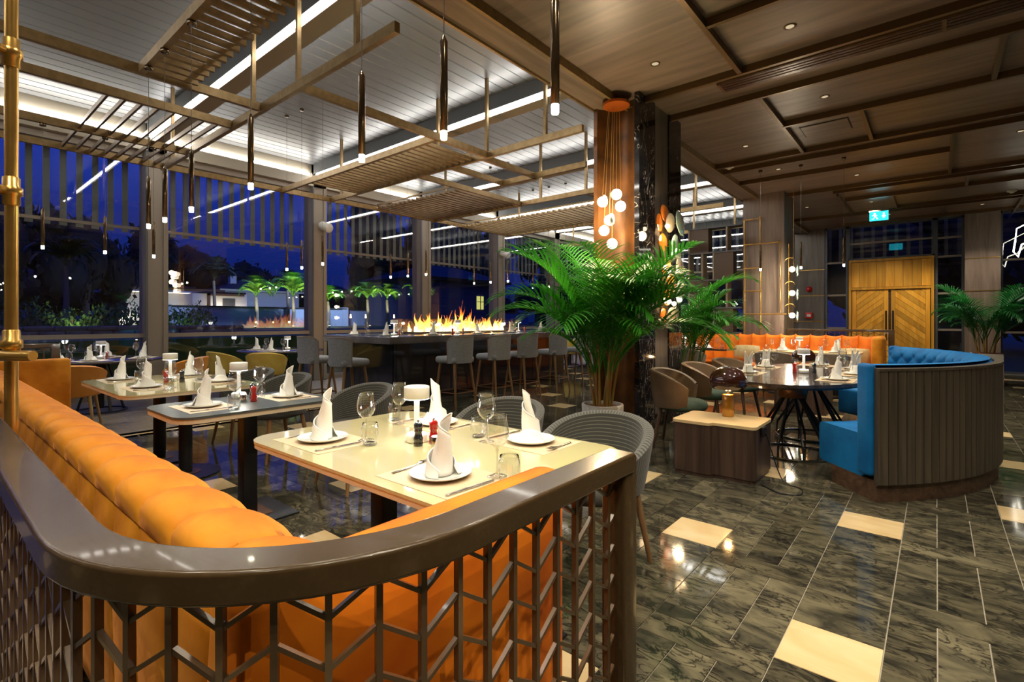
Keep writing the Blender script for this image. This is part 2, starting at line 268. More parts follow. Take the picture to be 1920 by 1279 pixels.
# ---------------------------------------------------------------- mesh builder
class MB:
    def __init__(s): s.v = []; s.f = []; s.sm = []; s.mi = []; s.uv = {}
    def add(s, vs, fs, smooth=False, mi=0):
        b = len(s.v); s.v += [tuple(x) for x in vs]
        for f in fs: s.f.append(tuple(i+b for i in f)); s.sm.append(smooth); s.mi.append(mi)
        return s
    def box(s, x0, x1, y0, y1, z0, z1, mi=0):
        vs = [(x0, y0, z0), (x1, y0, z0), (x1, y1, z0), (x0, y1, z0), (x0, y0, z1), (x1, y0, z1), (x1, y1, z1), (x0, y1, z1)]
        return s.add(vs, [(0, 3, 2, 1), (4, 5, 6, 7), (0, 1, 5, 4), (1, 2, 6, 5), (2, 3, 7, 6), (3, 0, 4, 7)], False, mi)
    def rbox(s, x0, x1, y0, y1, z0, z1, r=.02, n=3, mi=0):
        """box with rounded edges (superellipse-like grid)"""
        bm = bmesh.new(); bmesh.ops.create_cube(bm, size=1)
        for v in bm.verts: v.co = Vector(((x0+x1)/2+v.co.x*(x1-x0), (y0+y1)/2+v.co.y*(y1-y0), (z0+z1)/2+v.co.z*(z1-z0)))
        bmesh.ops.bevel(bm, geom=list(bm.edges), offset=r, segments=n, profile=.5, affect='EDGES', clamp_overlap=True)
        bm.verts.index_update(); s.add([v.co[:] for v in bm.verts], [[v.index for v in f.verts] for f in bm.faces], True, mi); bm.free(); return s
    def obox(s, a, b, w, h, up=(0, 0, 1), mi=0, w2=None, h2=None):
        """bar of w x h section from a to b"""
        a = Vector(a); b = Vector(b); d = (b-a).normalized(); up = Vector(up)
        if abs(d.dot(up)) > .99: up = Vector((0, 1, 0))
        sx = d.cross(up).normalized(); sz = sx.cross(d)
        w2 = w if w2 is None else w2; h2 = h if h2 is None else h2; vs = []
        for p, ww, hh in ((a, w, h), (b, w2, h2)):
            for i, j in ((-1, -1), (1, -1), (1, 1), (-1, 1)): vs.append(p+sx*i*ww/2+sz*j*hh/2)
        return s.add(vs, [(3, 2, 1, 0), (4, 5, 6, 7), (0, 1, 5, 4), (1, 2, 6, 5), (2, 3, 7, 6), (3, 0, 4, 7)], False, mi)
    def cyl(s, a, b, r, r2=None, n=12, mi=0, caps=True):
        return s.tube([a, b], [r, r if r2 is None else r2], n, mi, caps)
    def tube(s, pts, r, n=8, mi=0, caps=True):
        pts = [Vector(p) for p in pts]; k = len(pts); rs = r if isinstance(r, (list, tuple)) else [r]*k
        vs = []; fs = []; prev = None
        for i, p in enumerate(pts):
            d = (pts[min(i+1, k-1)]-pts[max(i-1, 0)]).normalized()
            if prev is None:
                up = Vector((0, 0, 1)) if abs(d.z) < .9 else Vector((1, 0, 0)); sx = d.cross(up).normalized()
            else:
                sx = (prev-d*prev.dot(d)).normalized()
            prev = sx; sy = d.cross(sx)
            for j in range(n): vs.append(p+(sx*math.cos(2*PI*j/n)+sy*math.sin(2*PI*j/n))*rs[i])
        for i in range(k-1):
            for j in range(n): fs.append((i*n+j, i*n+(j+1) % n, (i+1)*n+(j+1) % n, (i+1)*n+j))
        s.add(vs, fs, True, mi)
        if caps: s.add(vs[:n], [tuple(range(n-1, -1, -1))], False, mi); s.add(vs[-n:], [tuple(range(n))], False, mi)
        return s
    def lathe(s, prof, n=20, c=(0, 0, 0), mi=0):
        vs = []; fs = []; k = len(prof)
        for r, z in prof:
            for j in range(n): a = 2*PI*j/n; vs.append((c[0]+r*math.cos(a), c[1]+r*math.sin(a), c[2]+z))
        for i in range(k-1):
            for j in range(n): fs.append((i*n+j, i*n+(j+1) % n, (i+1)*n+(j+1) % n, (i+1)*n+j))
        return s.add(vs, fs, True, mi)
    def prism(s, poly, z0, z1, mi=0, smooth=False):
        n = len(poly); vs = [(x, y, z0) for x, y in poly]+[(x, y, z1) for x, y in poly]
        s.add(vs, [tuple(range(n-1, -1, -1)), tuple(range(n, 2*n))], False, mi)
        return s.add(vs, [(i, (i+1) % n, n+(i+1) % n, n+i) for i in range(n)], smooth, mi)
    def grid(s, fn, nu, nv, mi=0, closed=False, uv=False):
        """fn(u,v) u,v in 0..1"""
        b0 = len(s.f); vs = []; fs = []; uvs = []
        for i in range(nu+1):
            for j in range(nv+1): vs.append(fn(i/nu, j/nv))
        for i in range(nu):
            for j in range(nv):
                q = (i*(nv+1)+j, (i+1)*(nv+1)+j, (i+1)*(nv+1)+j+1, i*(nv+1)+j+1); fs.append(q)
        b = len(s.v); s.add(vs, fs, True, mi)
        if uv:
            k = 0
            for i in range(nu):
                for j in range(nv):
                    s.uv[b0+k] = [(i/nu, j/nv), ((i+1)/nu, j/nv), ((i+1)/nu, (j+1)/nv), (i/nu, (j+1)/nv)]; k += 1
        return s
    def sphere(s, c, r, n=12, sq=(1, 1, 1), mi=0):
        prof = [(math.sin(PI*i/n)*r, -math.cos(PI*i/n)*r) for i in range(n+1)]; vs = []; fs = []; m = n*2
        for a, z in prof:
            for j in range(m): vs.append((c[0]+a*math.cos(2*PI*j/m)*sq[0], c[1]+a*math.sin(2*PI*j/m)*sq[1], c[2]+z*sq[2]))
        for i in range(n):
            for j in range(m): fs.append((i*m+j, i*m+(j+1) % m, (i+1)*m+(j+1) % m, (i+1)*m+j))
        return s.add(vs, fs, True, mi)
    def mesh(s, name, mats):
        me = bpy.data.meshes.new(name); me.from_pydata(s.v, [], s.f)
        mats = mats if isinstance(mats, (list, tuple)) else [mats]
        for m in mats: me.materials.append(M[m] if isinstance(m, str) else m)
        me.polygons.foreach_set('use_smooth', s.sm); me.polygons.foreach_set('material_index', s.mi)
        if s.uv:
            uvl = me.uv_layers.new(name='uv')
            for fi, co in s.uv.items():
                p = me.polygons[fi]
                for k, li in enumerate(p.loop_indices): uvl.data[li].uv = co[k]
        me.validate(); me.update(); return me
    def build(s, name, mats, parent=None, loc=(0, 0, 0), rz=0, solid=0, sub=0):
        o = bpy.data.objects.new(name, s.mesh(name, mats)); COL.objects.link(o); o.location = loc; o.rotation_euler = (0, 0, rz); o.parent = parent
        if solid: md = o.modifiers.new('solid', 'SOLIDIFY'); md.thickness = solid; md.offset = 0
        if sub: md = o.modifiers.new('sub', 'SUBSURF'); md.levels = sub; md.render_levels = sub
        return o
def tag(o, label=None, cat=None, group=None, kind=None):
    if label: o['label'] = label
    if cat: o['category'] = cat
    if group: o['group'] = group
    if kind: o['kind'] = kind
    return o
def thing(name, label, cat, loc=(0, 0, 0), rz=0, group=None):
    o = bpy.data.objects.new(name, None); COL.objects.link(o); o.location = loc; o.rotation_euler = (0, 0, rz); o.empty_display_size = .1
    return tag(o, label, cat, group)
def struct(name, mb, m, parent=None, label=None):
    o = mb.build(name, m, parent)
    if parent is None: o['kind'] = 'structure'
    if label: o['label'] = label
    return o
def share(o, parent, loc=(0, 0, 0), rz=0, rot=None, scale=None):
    c = o.copy(); COL.objects.link(c); c.parent = parent; c.location = loc; c.rotation_euler = rot or (0, 0, rz)
    if scale: c.scale = scale if isinstance(scale, (tuple, list)) else (scale,)*3
    return c
def dup(root, loc, rz=0, label=None, group=None):
    r = root.copy(); COL.objects.link(r); r.location = loc; r.rotation_euler = (0, 0, rz)
    if label: r['label'] = label
    if group: r['group'] = group
    for ch in kids(root):
        c = ch.copy(); COL.objects.link(c); c.parent = r; KIDS.setdefault(r.name, []).append(c)
        for g in kids(ch):
            d = g.copy(); COL.objects.link(d); d.parent = c; KIDS.setdefault(c.name, []).append(d)
    return r
KIDS = {}
def kids(o):
    if o.name not in KIDS: KIDS[o.name] = list(o.children)
    return KIDS[o.name]
class Maker:
    """keeps one finished thing of a kind and copies it for every repeat"""
    def __init__(s, fn): s.fn = fn; s.first = None
    def __call__(s, loc, rz, label, group=None):
        if s.first is None:
            s.first = s.fn(); o = s.first; o.location = loc; o.rotation_euler = (0, 0, rz); o['label'] = label
            if group: o['group'] = group
            return o
        return dup(s.first, loc, rz, label, group)
def rrect(x0, x1, y0, y1, r, n=6):
    pts = []
    for cx, cy, a0 in ((x1-r, y1-r, 0), (x0+r, y1-r, PI/2), (x0+r, y0+r, PI), (x1-r, y0+r, 1.5*PI)):
        for i in range(n+1): a = a0+PI/2*i/n; pts.append((cx+r*math.cos(a), cy+r*math.sin(a)))
    return pts
def ell(a, b, n=48): return [(a*math.cos(2*PI*i/n), b*math.sin(2*PI*i/n)) for i in range(n)]

XW, PL, ZC = -10.4, 4.62, 3.92     # window wall, pergola louver height, wood ceiling height

# ================================================================ floor
F_, R_ = (-math.sin(math.radians(40)), math.cos(math.radians(40))), (math.cos(math.radians(40)), math.sin(math.radians(40)))
def in_view(x, y, z=0):
    d = F_[0]*x+F_[1]*y; l = R_[0]*x+R_[1]*y
    if d < .3: return None
    return 960+948*l/d, 600-(z-1.3)*948/d, d
floor = struct('floor', MB().box(XW-.1, 6.2, -5.2, 17.2, -.2, -.005), 'grout')
PX, PY, X0, Y0, W1, H1, G = .807, .813, -.482, 2.143, .325, .652, .0022
def tile_mesh(a, b, m):
    mb = MB(); a -= G; b -= G; e = .0016
    vs = [(-a/2, -b/2, -.006), (a/2, -b/2, -.006), (a/2, b/2, -.006), (-a/2, b/2, -.006), (-a/2+e, -b/2+e, 0), (a/2-e, -b/2+e, 0), (a/2-e, b/2-e, 0), (-a/2+e, b/2-e, 0)]
    mb.add(vs, [(4, 5, 6, 7), (0, 1, 5, 4), (1, 2, 6, 5), (2, 3, 7, 6), (3, 0, 4, 7)]); return mb
W2 = PX-W1; SX = W2/3; SH = PY-H1
kinds_t = {'sq_b': (W1, W1, 'tile_beige'), 'sq': (W1, W1, 'tile_dark'), 'blk': (W1, H1-W1, 'tile_dark'), 'st': (W1, SH, 'tile_dark'), 'v': (SX, H1, 'tile_dark'), 'h': (W2, SH, 'tile_dark')}
tiles = []
for k in range(-9, 9):
    for m_ in range(-9, 19):
        x = X0+k*PX; y = Y0+m_*PY
        cand = [('sq_b' if (k+m_) % 2 == 0 else 'sq', x+W1/2, y+W1/2), ('blk', x+W1/2, y+(W1+H1)/2), ('st', x+W1/2, y+H1+SH/2),
                ('v', x+W1+SX*.5, y+H1/2), ('v', x+W1+SX*1.5, y+H1/2), ('v', x+W1+SX*2.5, y+H1/2), ('h', x+W1+W2/2, y+H1+SH/2)]
        for t, cx, cy in cand:
            if cx > 5.9 or cy > 16.9 or cy < -4.9 or cx < -10.2: continue
            if cx < -6.8 and cy < 4.5: continue
            v = in_view(cx, cy); s = 0
            if v and -60 < v[0] < 1980 and v[1] < 1330:
                a, b, _ = kinds_t[t]; s = a*b*(948/v[2])**2*1.3/v[2]
                if v[0] < 1185: s *= .12
            tiles.append((s, t, cx, cy))
tiles.sort(key=lambda q: -q[0])
first = {}; field = {'tile_dark': MB(), 'tile_beige': MB()}
nb = nd = 0
for s, t, cx, cy in tiles:
    if s > 0 and nd+nb < 296:
        nd += 1
        if t not in first:
            o = tile_mesh(*kinds_t[t]).build('tile', kinds_t[t][2], floor, (cx, cy, 0)); first[t] = o
        else: o = share(first[t], floor, (cx, cy, 0))
        if t == 'sq_b': o['label'] = 'square cream marble inlay tile'
    else:
        a, b, mm = kinds_t[t]; q = tile_mesh(a, b, mm); field[mm].add([(x+cx, y+cy, z) for x, y, z in q.v], q.f)
tag(field['tile_dark'].build('distant_tiles', 'tile_dark', floor), kind='stuff')
tag(field['tile_beige'].build('distant_cream_tiles', 'tile_beige', floor), kind='stuff')
plank0 = None
for i in range(22):
    for j in range(6):
        px_, py_ = -10.3+.15*i, -3.0+1.3*j+(.45 if i % 2 else 0)
        if px_ > -7.15 or py_ > 4.3: continue
        if plank0 is None:
            q = tile_mesh(.149, 1.298, 'plank'); plank0 = q.build('plank', 'plank', floor, (px_+.075, py_, 0)); plank0.data.materials[0] = M['plank']
        else: share(plank0, floor, (px_+.075, py_, 0))
for j in range(6):
    tile_mesh(.30, 1.2, 0).build('tile', 'tile_beige', floor, (-6.97, -2.2+1.2*j, 0))
tag(MB().box(-10.3, -7.12, -4.9, 4.9, -.006, -.002).build('plank_bed', 'plank', floor))

# ================================================================ pergola and window wall
COLY = [2.56+2.98*k for k in range(-2, 6)]
BEAMY = [y+.165 for y in COLY]
for i, y in enumerate(COLY):
    mb = MB().box(XW-.18, XW+.16, y, y+.33, 0, 4.45)
    c = struct('column', mb, 'alu')
    MB().box(XW+.16, XW+.185, y+.0, y+.035, 0, 4.4).build('column_fin', 'alu_dark', c); MB().box(XW+.16, XW+.185, y+.26, y+.33, 0, 4.4).build('column_fin', 'alu', c)
spans = [(COLY[i]+.33, COLY[i+1]) for i in range(len(COLY)-1)]
for i, (a, b) in enumerate(spans):
    mb = MB().box(XW-.06, XW+.06, a, b, 1.0, 1.07).box(XW-.08, XW+.08, a, b, 0, .1).box(XW-.08, XW+.08, a, b, 4.06, 4.16)
    fr = struct('window_%d' % (i+1), mb, 'alu')
    MB().box(XW-.008, XW+.008, a+.02, b-.02, 1.07, 4.06).build('pane', 'pane', fr)
    MB().box(XW-.008, XW+.008, a+.02, b-.02, .1, 1.0).build('pane', 'pane', fr)
for i, y in enumerate(BEAMY):
    b_ = struct('pergola_beam', MB().box(XW+.2, -3.22, y-.15, y+.15, 4.42, 4.7), 'gutter')
    MB().box(XW+.2, -3.22, y-.11, y+.11, 4.34, 4.42).build('cover', 'beam_tan', b_)
    for s in (-1, 1):
        MB().box(XW+.28, -3.26, min(y+s*.115, y+s*.14), max(y+s*.115, y+s*.14), 4.375, 4.41).build('led_strip', 'led', b_)
for i in range(len(BEAMY)-1):
    a, b = BEAMY[i]+.16, BEAMY[i+1]-.16
    r_ = struct('pergola_edge_beam', MB().box(XW-.1, XW+.2, a-.3, b+.3, 4.16, 4.36).box(XW-.1, XW+.1, a-.3, b+.3, 4.36, 4.7), 'beam_tan')
    MB().box(XW+.12, XW+.15, a+.05, b-.05, 4.40, 4.43).build('led_strip', 'led', r_)
roof = struct('pergola_roof', MB().box(XW-.65, -3.0, -5, 17.6, 4.74, 4.8), 'gutter')
lv = None
for i in range(len(BEAMY)-1):
    a, b = BEAMY[i]+.15, BEAMY[i+1]-.15
    for k in range(34):
        x = -10.15+.203*k
        if lv is None:
            mb = MB(); h = (b-a)/2
            mb.add([(-.096, -h, 0), (.085, -h, 0), (.098, -h, .022), (-.09, -h, .03), (-.096, h, 0), (.085, h, 0), (.098, h, .022), (-.09, h, .03)],
                   [(0, 1, 5, 4), (1, 2, 6, 5), (2, 3, 7, 6), (3, 0, 4, 7), (0, 3, 2, 1), (4, 5, 6, 7)])
            lv = mb.build('louver', 'louver', roof, (x, (a+b)/2, 4.63))
        else: share(lv, roof, (x, (a+b)/2, 4.63))
# suspended bronze frame under the pergola
FZ = 3.57
def gold(name, a, b, label, wdt=.05, h=.085):
    return tag(MB().obox(a, b, wdt, h).build(name, 'frame_gold'), label, 'beam', 'bronze ceiling frame')
def hang(o_parent, pts):
    for x, y in pts: MB().box(x-.02, x+.02, y-.02, y+.02, FZ+.04, 4.64).build('hanger', 'frame_gold', o_parent)
gY = [2.43, 5.12, 7.7, 10.3, 12.9]
wrd = ['over the banquette tables', 'in front of the bar end', 'above the fire pit', 'beyond the fire pit', 'at the far end of the pergola']
for i, y in enumerate(gY):
    g = gold('frame_beam', (-8.85, y, FZ), (-3.2, y, FZ), 'long bronze square beam hung across the pergola %s' % wrd[i])
    hang(g, [(-8.4, y), (-5.75, y), (-4.75, y), (-3.75, y)])
for x, a, b, l in ((-6.28, -.6, 2.40, 'bronze cross beam carrying the row of thin rods'), (-8.75, -.6, 2.40, 'bronze cross beam nearest the windows'), (-5.53, -.6, 2.40, 'bronze cross beam beside the short wooden slats'),
                   (-4.74, 2.46, 5.09, 'bronze cross beam running to the ribbed ceiling panel'), (-8.75, 2.46, 5.09, 'bronze cross beam along the second window bay'), (-6.22, 5.15, 7.67, 'bronze cross beam above the front stools'),
                   (-5.5, 5.15, 6.3, 'short bronze cross beam above the bar stools'), (-4.85, 5.15, 6.4, 'short bronze cross beam near the copper pillar'), (-8.75, 5.15, 7.67, 'bronze cross beam along the third window bay'),
                   (-4.74, 7.73, 10.27, 'bronze cross beam behind the copper pillar'), (-8.75, 7.73, 10.27, 'bronze cross beam along the fourth window bay'), (-6.3, 10.33, 12.87, 'bronze cross beam far beyond the bar')):
    g = gold('frame_beam', (x, a, FZ), (x, b, FZ), l)
gold('frame_beam', (-7.75, -.6, FZ), (-7.75, 2.40, FZ), 'bronze cross beam carrying the three pendants by the window')
gold('frame_beam', (-5.5, 1.35, FZ), (-3.2, 1.35, FZ), 'short bronze beam with the pendant wires and wooden slats')
gold('frame_beam', (-5.5, 6.33, FZ), (-3.9, 6.33, FZ), 'bronze beam closing the short cross beams over the stools')
gold('frame_beam', (-8.8, 4.2, FZ), (-4.74, 4.2, FZ), 'bronze edge beam on the window side of the ribbed panel')
# thin rods and ribbed slat panels
rk = thing('rod_rack', 'row of eight thin dark rods between two bronze beams near the windows', 'ceiling rack', (0, 0, 0))
for k in range(8): MB().obox((-8.72, 1.28+.145*k, FZ+.01), (-6.3, 1.28+.145*k, FZ+.01), .022, .05).build('rod', 'trim', rk)
def slat_panel(label, x0, x1, y0, y1, pitch, m, along='y'):
    t = thing('slat_panel', label, 'ceiling panel'); n = int((x1-x0)/pitch); f = None
    for k in range(n):
        x = x0+pitch*(k+.5)
        if f is None: f = MB().box(-.018, .018, y0, y1, FZ-.022, FZ+.022).build('slat', m, t, (x, 0, 0))
        else: share(f, t, (x, 0, 0))
    MB().box(x0, x1, y0, y0+.02, FZ+.05, FZ+.08).box(x0, x1, y1-.02, y1, FZ+.05, FZ+.08).build('batten', m, t)
    return t
slat_panel('small panel of short wooden slats beside the long light strip', -5.5, -3.3, 1.38, 1.78, .135, 'frame_gold')
slat_panel('golden ribbed slat panel hung in front of the bar', -7.95, -4.9, 4.24, 5.08, .13, 'frame_gold')
slat_panel('dark ribbed slat panel hung above the fire pit', -8.7, -6.3, 6.1, 7.66, .13, 'trim')
slat_panel('distant ribbed slat panel hung beyond the fire pit', -8.7, -4.8, 8.6, 10.2, .14, 'frame_gold')
# awning strips outside the windows, scalloped hem
for i, (a, b) in enumerate(spans):
    if i == 0: continue
    t = thing('awning', 'striped awning outside %s window bay' % ['', 'the leftmost', 'the second', 'the villa-facing', 'the bar-side', 'the fire-pit', 'the palm-side', 'the furthest'][i], 'awning', (0, 0, 0), group='striped awnings outside')
    MB().box(XW-.52, XW-.48, a-.1, b+.2, 2.90, 2.95).build('hem_bar', 'alu', t)
    n = int((b-a+.2)/.205); f = None
    for k in range(n):
        y = a+.06+.205*k
        if f is None:
            mb = MB().box(-.008, .008, -.042, .042, 2.95, 4.742); mb.prism([(-.0001, -.05), (-.0001, .05), (.008, .05), (.008, -.05)], 2.84, 2.9)
            f = mb.build('strip', 'slat_out', t, (XW-.5, y, 0))
        else: share(f, t, (XW-.5, y, 0))

# ================================================================ wood ceiling, soffit beam, room shell
ceil = struct('ceiling', MB().box(-2.9, 6.2, -5.2, 17.2, ZC, ZC+.25), 'ceil_wood')
sof = struct('soffit_beam', MB().box(-3.2, -2.88, -5.2, 17.2, 3.87, 4.74), 'soffit')
MB().box(-3.225, -3.2, -5.2, 17.2, 3.845, 3.93).build('edge_strip', 'frame_gold', sof); MB().box(-2.88, -2.85, -5.2, 17.2, 3.83, ZC).build('edge_strip', 'frame_gold', sof)
TR = [('x', -2.85, 6, 5.55), ('x', -2.85, 6, 6.28), ('x', -1.56, 6, 7.43), ('x', -2.85, 6, 8.78), ('x', -2.85, 6, 9.17), ('x', -2.85, .17, 10.12), ('x', -2.4, 6, 11.68), ('x', -1.6, 6, 12.0), ('x', -1.5, 6, 12.95),
      ('x', -.7, 6, 14.5), ('x', -2.85, 6, 14.82), ('x', -2.0, 6, 16.3), ('x', -1.53, 6, 4.47), ('x', -2.85, 6, 2.0),
      ('y', -3, 5.55, -1.56), ('y', 6.28, 8.78, -1.56), ('y', 7.43, 8.78, -.7), ('y', 6.28, 7.43, .47), ('y', 9.17, 11.68, .18), ('y', 12.0, 12.95, .44), ('y', 12.3, 14.6, -1.56), ('y', 12.95, 14.5, -.7), ('y', 14.82, 16.3, .15), ('y', 14.5, 17, 1.4), ('y', -3, 5.55, 1.9), ('y', 9.17, 12.9, 2.4)]
for d, a, b, c in TR:
    mb = MB().box(a, b, c-.022, c+.022, ZC-.075, ZC) if d == 'x' else MB().box(c-.022, c+.022, a, b, ZC-.07, ZC)
    mb.build('trim', 'trim', ceil)
vent = thing('slot_vent', 'long dark recessed slot vent between two ceiling trims', 'vent', (-1.86, 5.86, ZC))
MB().box(0, 6, -.13, .13, -.022, 0).build('frame', 'trim', vent); MB().box(.03, 5.97, -.115, .115, -.026, -.02).build('louver_bed', mat('vent_dark', (.045, .016, .012), .25, .2), vent)
for k in range(3): MB().box(1.9*k+.0, 1.9*k+.03, -.125, .125, -.03, -.02).build('divider', 'trim', vent)
for k in range(3): MB().box(.03, 5.97, -.07+.06*k, -.064+.06*k, -.031, -.022).build('blade', 'trim', vent)
hat = thing('ceiling_hatch', 'flush rectangular wooden access hatch in the ceiling', 'hatch', (-1.15, 8.02, ZC))
MB().box(-.28, .28, -.24, .24, -.006, 0).build('gap', mat('gap_black', (.015, .012, .01), .8), hat); MB().box(-.268, .268, -.228, .228, -.012, -.003).build('cover', 'ceil_wood', hat)
for k, (x, y, l) in enumerate(((-2.7, 8.97, 'white round smoke detector near the soffit beam'), (1.17, 14.3, 'white round smoke detector at the far right of the ceiling'))):
    t = thing('smoke_detector', l, 'detector', (x, y, ZC)); MB().lathe([(.0, -.055), (.03, -.055), (.05, -.035), (.075, -.03), (.08, -.012), (.08, 0)], 20).build('body', 'white', t); MB().cyl((0, 0, -.06), (0, 0, -.05), .016).build('sensor', 'white_plastic', t)
wall_r = struct('wall_right', MB().box(6, 6.2, -5.2, 17.2, 0, ZC), 'plaster')
wall_b = struct('wall_rear', MB().box(XW-.1, 6.2, -5.2, -5, 0, 4.74), 'plaster')
# fill lamps added to the wood ceiling to brighten the room, built as small fittings
fill0 = None
def make_fill():
    t = thing('fill_light', '', 'fill_light'); MB().lathe([(.035, -.004), (.05, -.006), (.052, 0), (.036, 0)], 20).build('ring', 'trim', t); MB().cyl((0, 0, -.003), (0, 0, -.001), .034, n=20).build('lens', glow('fill_light_lens', (1, .8, .5), .35), t); return t
FILL = Maker(make_fill)
for i, (x, y) in enumerate([(.55, -.35), (1.3, .3), (.35, .75), (.9, 1.0), (.3, -1.6), (-1.2, -.45), (-2.3, -.45), (-2.1, 1.2), (-.3, 1.0), (1.2, 1.6), (-2.1, 3.4), (-.3, 3.2), (1.2, 3.4), (-2.2, 4.9), (-1.0, 5.05), (.4, 5.1), (-1.0, 6.9), (1.2, 6.8), (-2.2, 8.1), (-2.1, 9.7), (.9, 9.9), (-1.1, 11.0), (1.0, 13.0), (-1.1, 13.7), (-2.3, 13.4), (-.9, 15.6), (.8, 15.6), (3.2, 4.0), (3.4, 8.0), (3.4, 12.0)]):
    FILL((x, y, ZC), 0, 'small round fill light added in the dark wood ceiling', 'added ceiling fill lights')
    spot('fill_lamp', (x, y, ZC-.02), FILL_W*(1.6 if y > 6 else 1.1), 110, (1, .87, .68), .012)

# ---- marble and copper pillar
pil = struct('pillar', MB().box(-3.17, -2.63, 5.62, 6.58, 0, ZC), 'gutter')
mb = MB().grid(lambda u, v: (-3.16+.5*u, 5.40+.20*math.sin(PI*min(1, max(0, u)))**.8, .02+3.88*v), 20, 8)
mb.build('copper_panel', 'copper', pil); MB().box(-3.21, -3.16, 5.38, 6.6, 0, ZC).build('side_panel', 'copper', pil)
MB().box(-2.66, -2.60, 5.36, 5.46, 0, ZC).build('marble_edge', 'marble_black', pil)
MB().box(-2.65, -2.605, 5.46, 5.80, 0, ZC).build('marble_panel', 'marble_black', pil)
MB().box(-2.65, -2.625, 5.80, 6.22, 0, ZC).build('wood_panel', 'wall_wood', pil)
MB().box(-2.65, -2.605, 6.22, 6.60, 0, ZC).build('marble_panel', 'marble_black', pil)
MB().box(-3.19, -2.62, 6.57, 6.6, 0, ZC).build('rear_panel', 'marble_black', pil)
MB().box(-2.64, -2.585, 5.34, 6.62, 0, .16).build('plinth', 'marble_black', pil)
# ---- second column with brass lattice
c2 = struct('column', MB().box(-3.15, -2.37, 11.4, 12.27, 0, ZC), 'taupe_wood')
MB().box(-2.372, -2.36, 11.4, 12.27, 0, ZC).build('side_panel', 'wall_wood', c2)
lat = thing('brass_lattice', 'thin brass tube lattice fixed to the wood column behind the orange bench', 'lattice', (0, 0, 0))
y_ = 11.33
for x, z0, z1 in ((-3.10, 1.0, 3.42), (-2.79, 1.0, 3.45), (-2.42, 1.45, 2.9)): MB().cyl((x, y_, z0), (x, y_, z1), .014).build('tube', 'brass', lat)
for z, x0, x1 in ((3.40, -3.12, -2.75), (2.88, -3.12, -2.42), (2.38, -3.12, -2.75), (1.90, -3.12, -2.75), (1.42, -3.12, -2.30)): MB().cyl((x0, y_-.02, z), (x1, y_-.02, z), .013).build('tube', 'brass', lat)
MB().cyl((-2.3, 11.5, 1.42), (-2.3, 11.5, 2.85), .013).build('tube', 'brass', lat)
for z in (1.42, 2.38, 2.88): MB().cyl((-3.1, y_, z), (-3.1, 11.4, z), .008).build('bracket', 'brass', lat)
# ---- open shelf of bronze boxes
sh = thing('open_shelf', 'open bronze box shelf standing beside the wood column', 'shelf', (-4.35, 11.45, 0))
for z in (1.0, 1.55, 2.17, 2.78, 3.34): MB().box(0, 1.17, 0, .3, z, z+.035).build('board', 'gutter', sh)
for x, z0, z1 in ((0, 0, 3.37), (.83, 2.8, 3.37), (.55, 2.2, 2.8), (.83, 1.58, 2.2), (.55, 1.0, 1.58), (.3, 2.17, 2.8), (.3, 1.0, 1.58)): MB().box(x, x+.03, 0, .3, z0, z1).build('upright', 'beam_tan', sh)
for x0, x1, z0, z1 in ((.03, .45, 2.81, 3.34), (.58, .98, 2.2, 2.78), (.58, .98, 1.03, 1.55), (.03, .45, 1.58, 2.17)):
    MB().box(x0, x1, .02, .28, z0+.002, z1-.002).build('box', 'shelf', sh)
MB().box(0, 1.17, .0, .3, 0, 1.0).build('cabinet', 'wall_wood', sh)

# ---- back wall at the far side
YB = 17.0
wb = struct('wall_back', MB().box(-3.3, -2.47, YB, YB+.2, 0, ZC), 'wall_wood')
for z in (1.25, 2.0, 2.75): MB().box(-3.3, -2.47, YB-.008, YB, z, z+.02).build('strip', 'brass', wb)
wc = struct('column', MB().box(.54, 1.18, YB-.25, YB+.2, 0, ZC), 'taupe_wood')
for z in (1.15, 2.0, 2.8): MB().box(.54, 1.18, YB-.258, YB-.25, z, z+.02).build('strip', 'brass', wc)
def back_window(n, x0, x1, z0, z1, bars, vs=()):
    mb = MB().box(x0, x0+.05, YB-.05, YB+.05, z0, z1).box(x1-.05, x1, YB-.05, YB+.05, z0, z1).box(x0, x1, YB-.05, YB+.05, z0, z0+.05).box(x0, x1, YB-.05, YB+.05, z1-.05, z1)
    fr = struct('window_%d' % n, mb, 'alu_dark')
    for z in bars: MB().box(x0+.05, x1-.05, YB-.03, YB+.03, z-.025, z+.025).build('glazing_bar', 'alu', fr)
    for x in vs: MB().box(x-.025, x+.025, YB-.03, YB+.03, z0+.05, z1-.05).build('glazing_bar', 'alu', fr)
    MB().box(x0+.03, x1-.03, YB-.006, YB+.006, z0+.03, z1-.03).build('pane', 'pane', fr)
back_window(11, -2.45, -1.90, 0, ZC, (1.07, 2.0, 2.92))
back_window(12, -1.90, -.02, 2.96, ZC, (3.42,))
back_window(13, -.02, .54, 0, ZC, (1.05, 1.98, 2.92, 3.4))
back_window(14, 1.18, 3.6, 0, ZC, (1.0, 2.75)); back_window(15, 3.6, 6.0, 0, ZC, (1.0, 2.75))
back_window(16, -10.3, -6.8, 0, 4.3, (1.05, 2.9)); back_window(17, -6.8, -3.3, 0, 4.3, (1.05, 2.9))
t = thing('awning', 'dark awning strips outside the glass above the oak doors', 'awning')
f = None
for k in range(44):
    x = -10.2+.26*k+(.0 if k < 28 else .0)
    if f is None: f = MB().box(-.04, .04, -.008, .008, 2.95, 4.742).build('strip', 'slat_out', t, (x, YB+.45, 0))
    else: share(f, t, (x, YB+.45, 0))
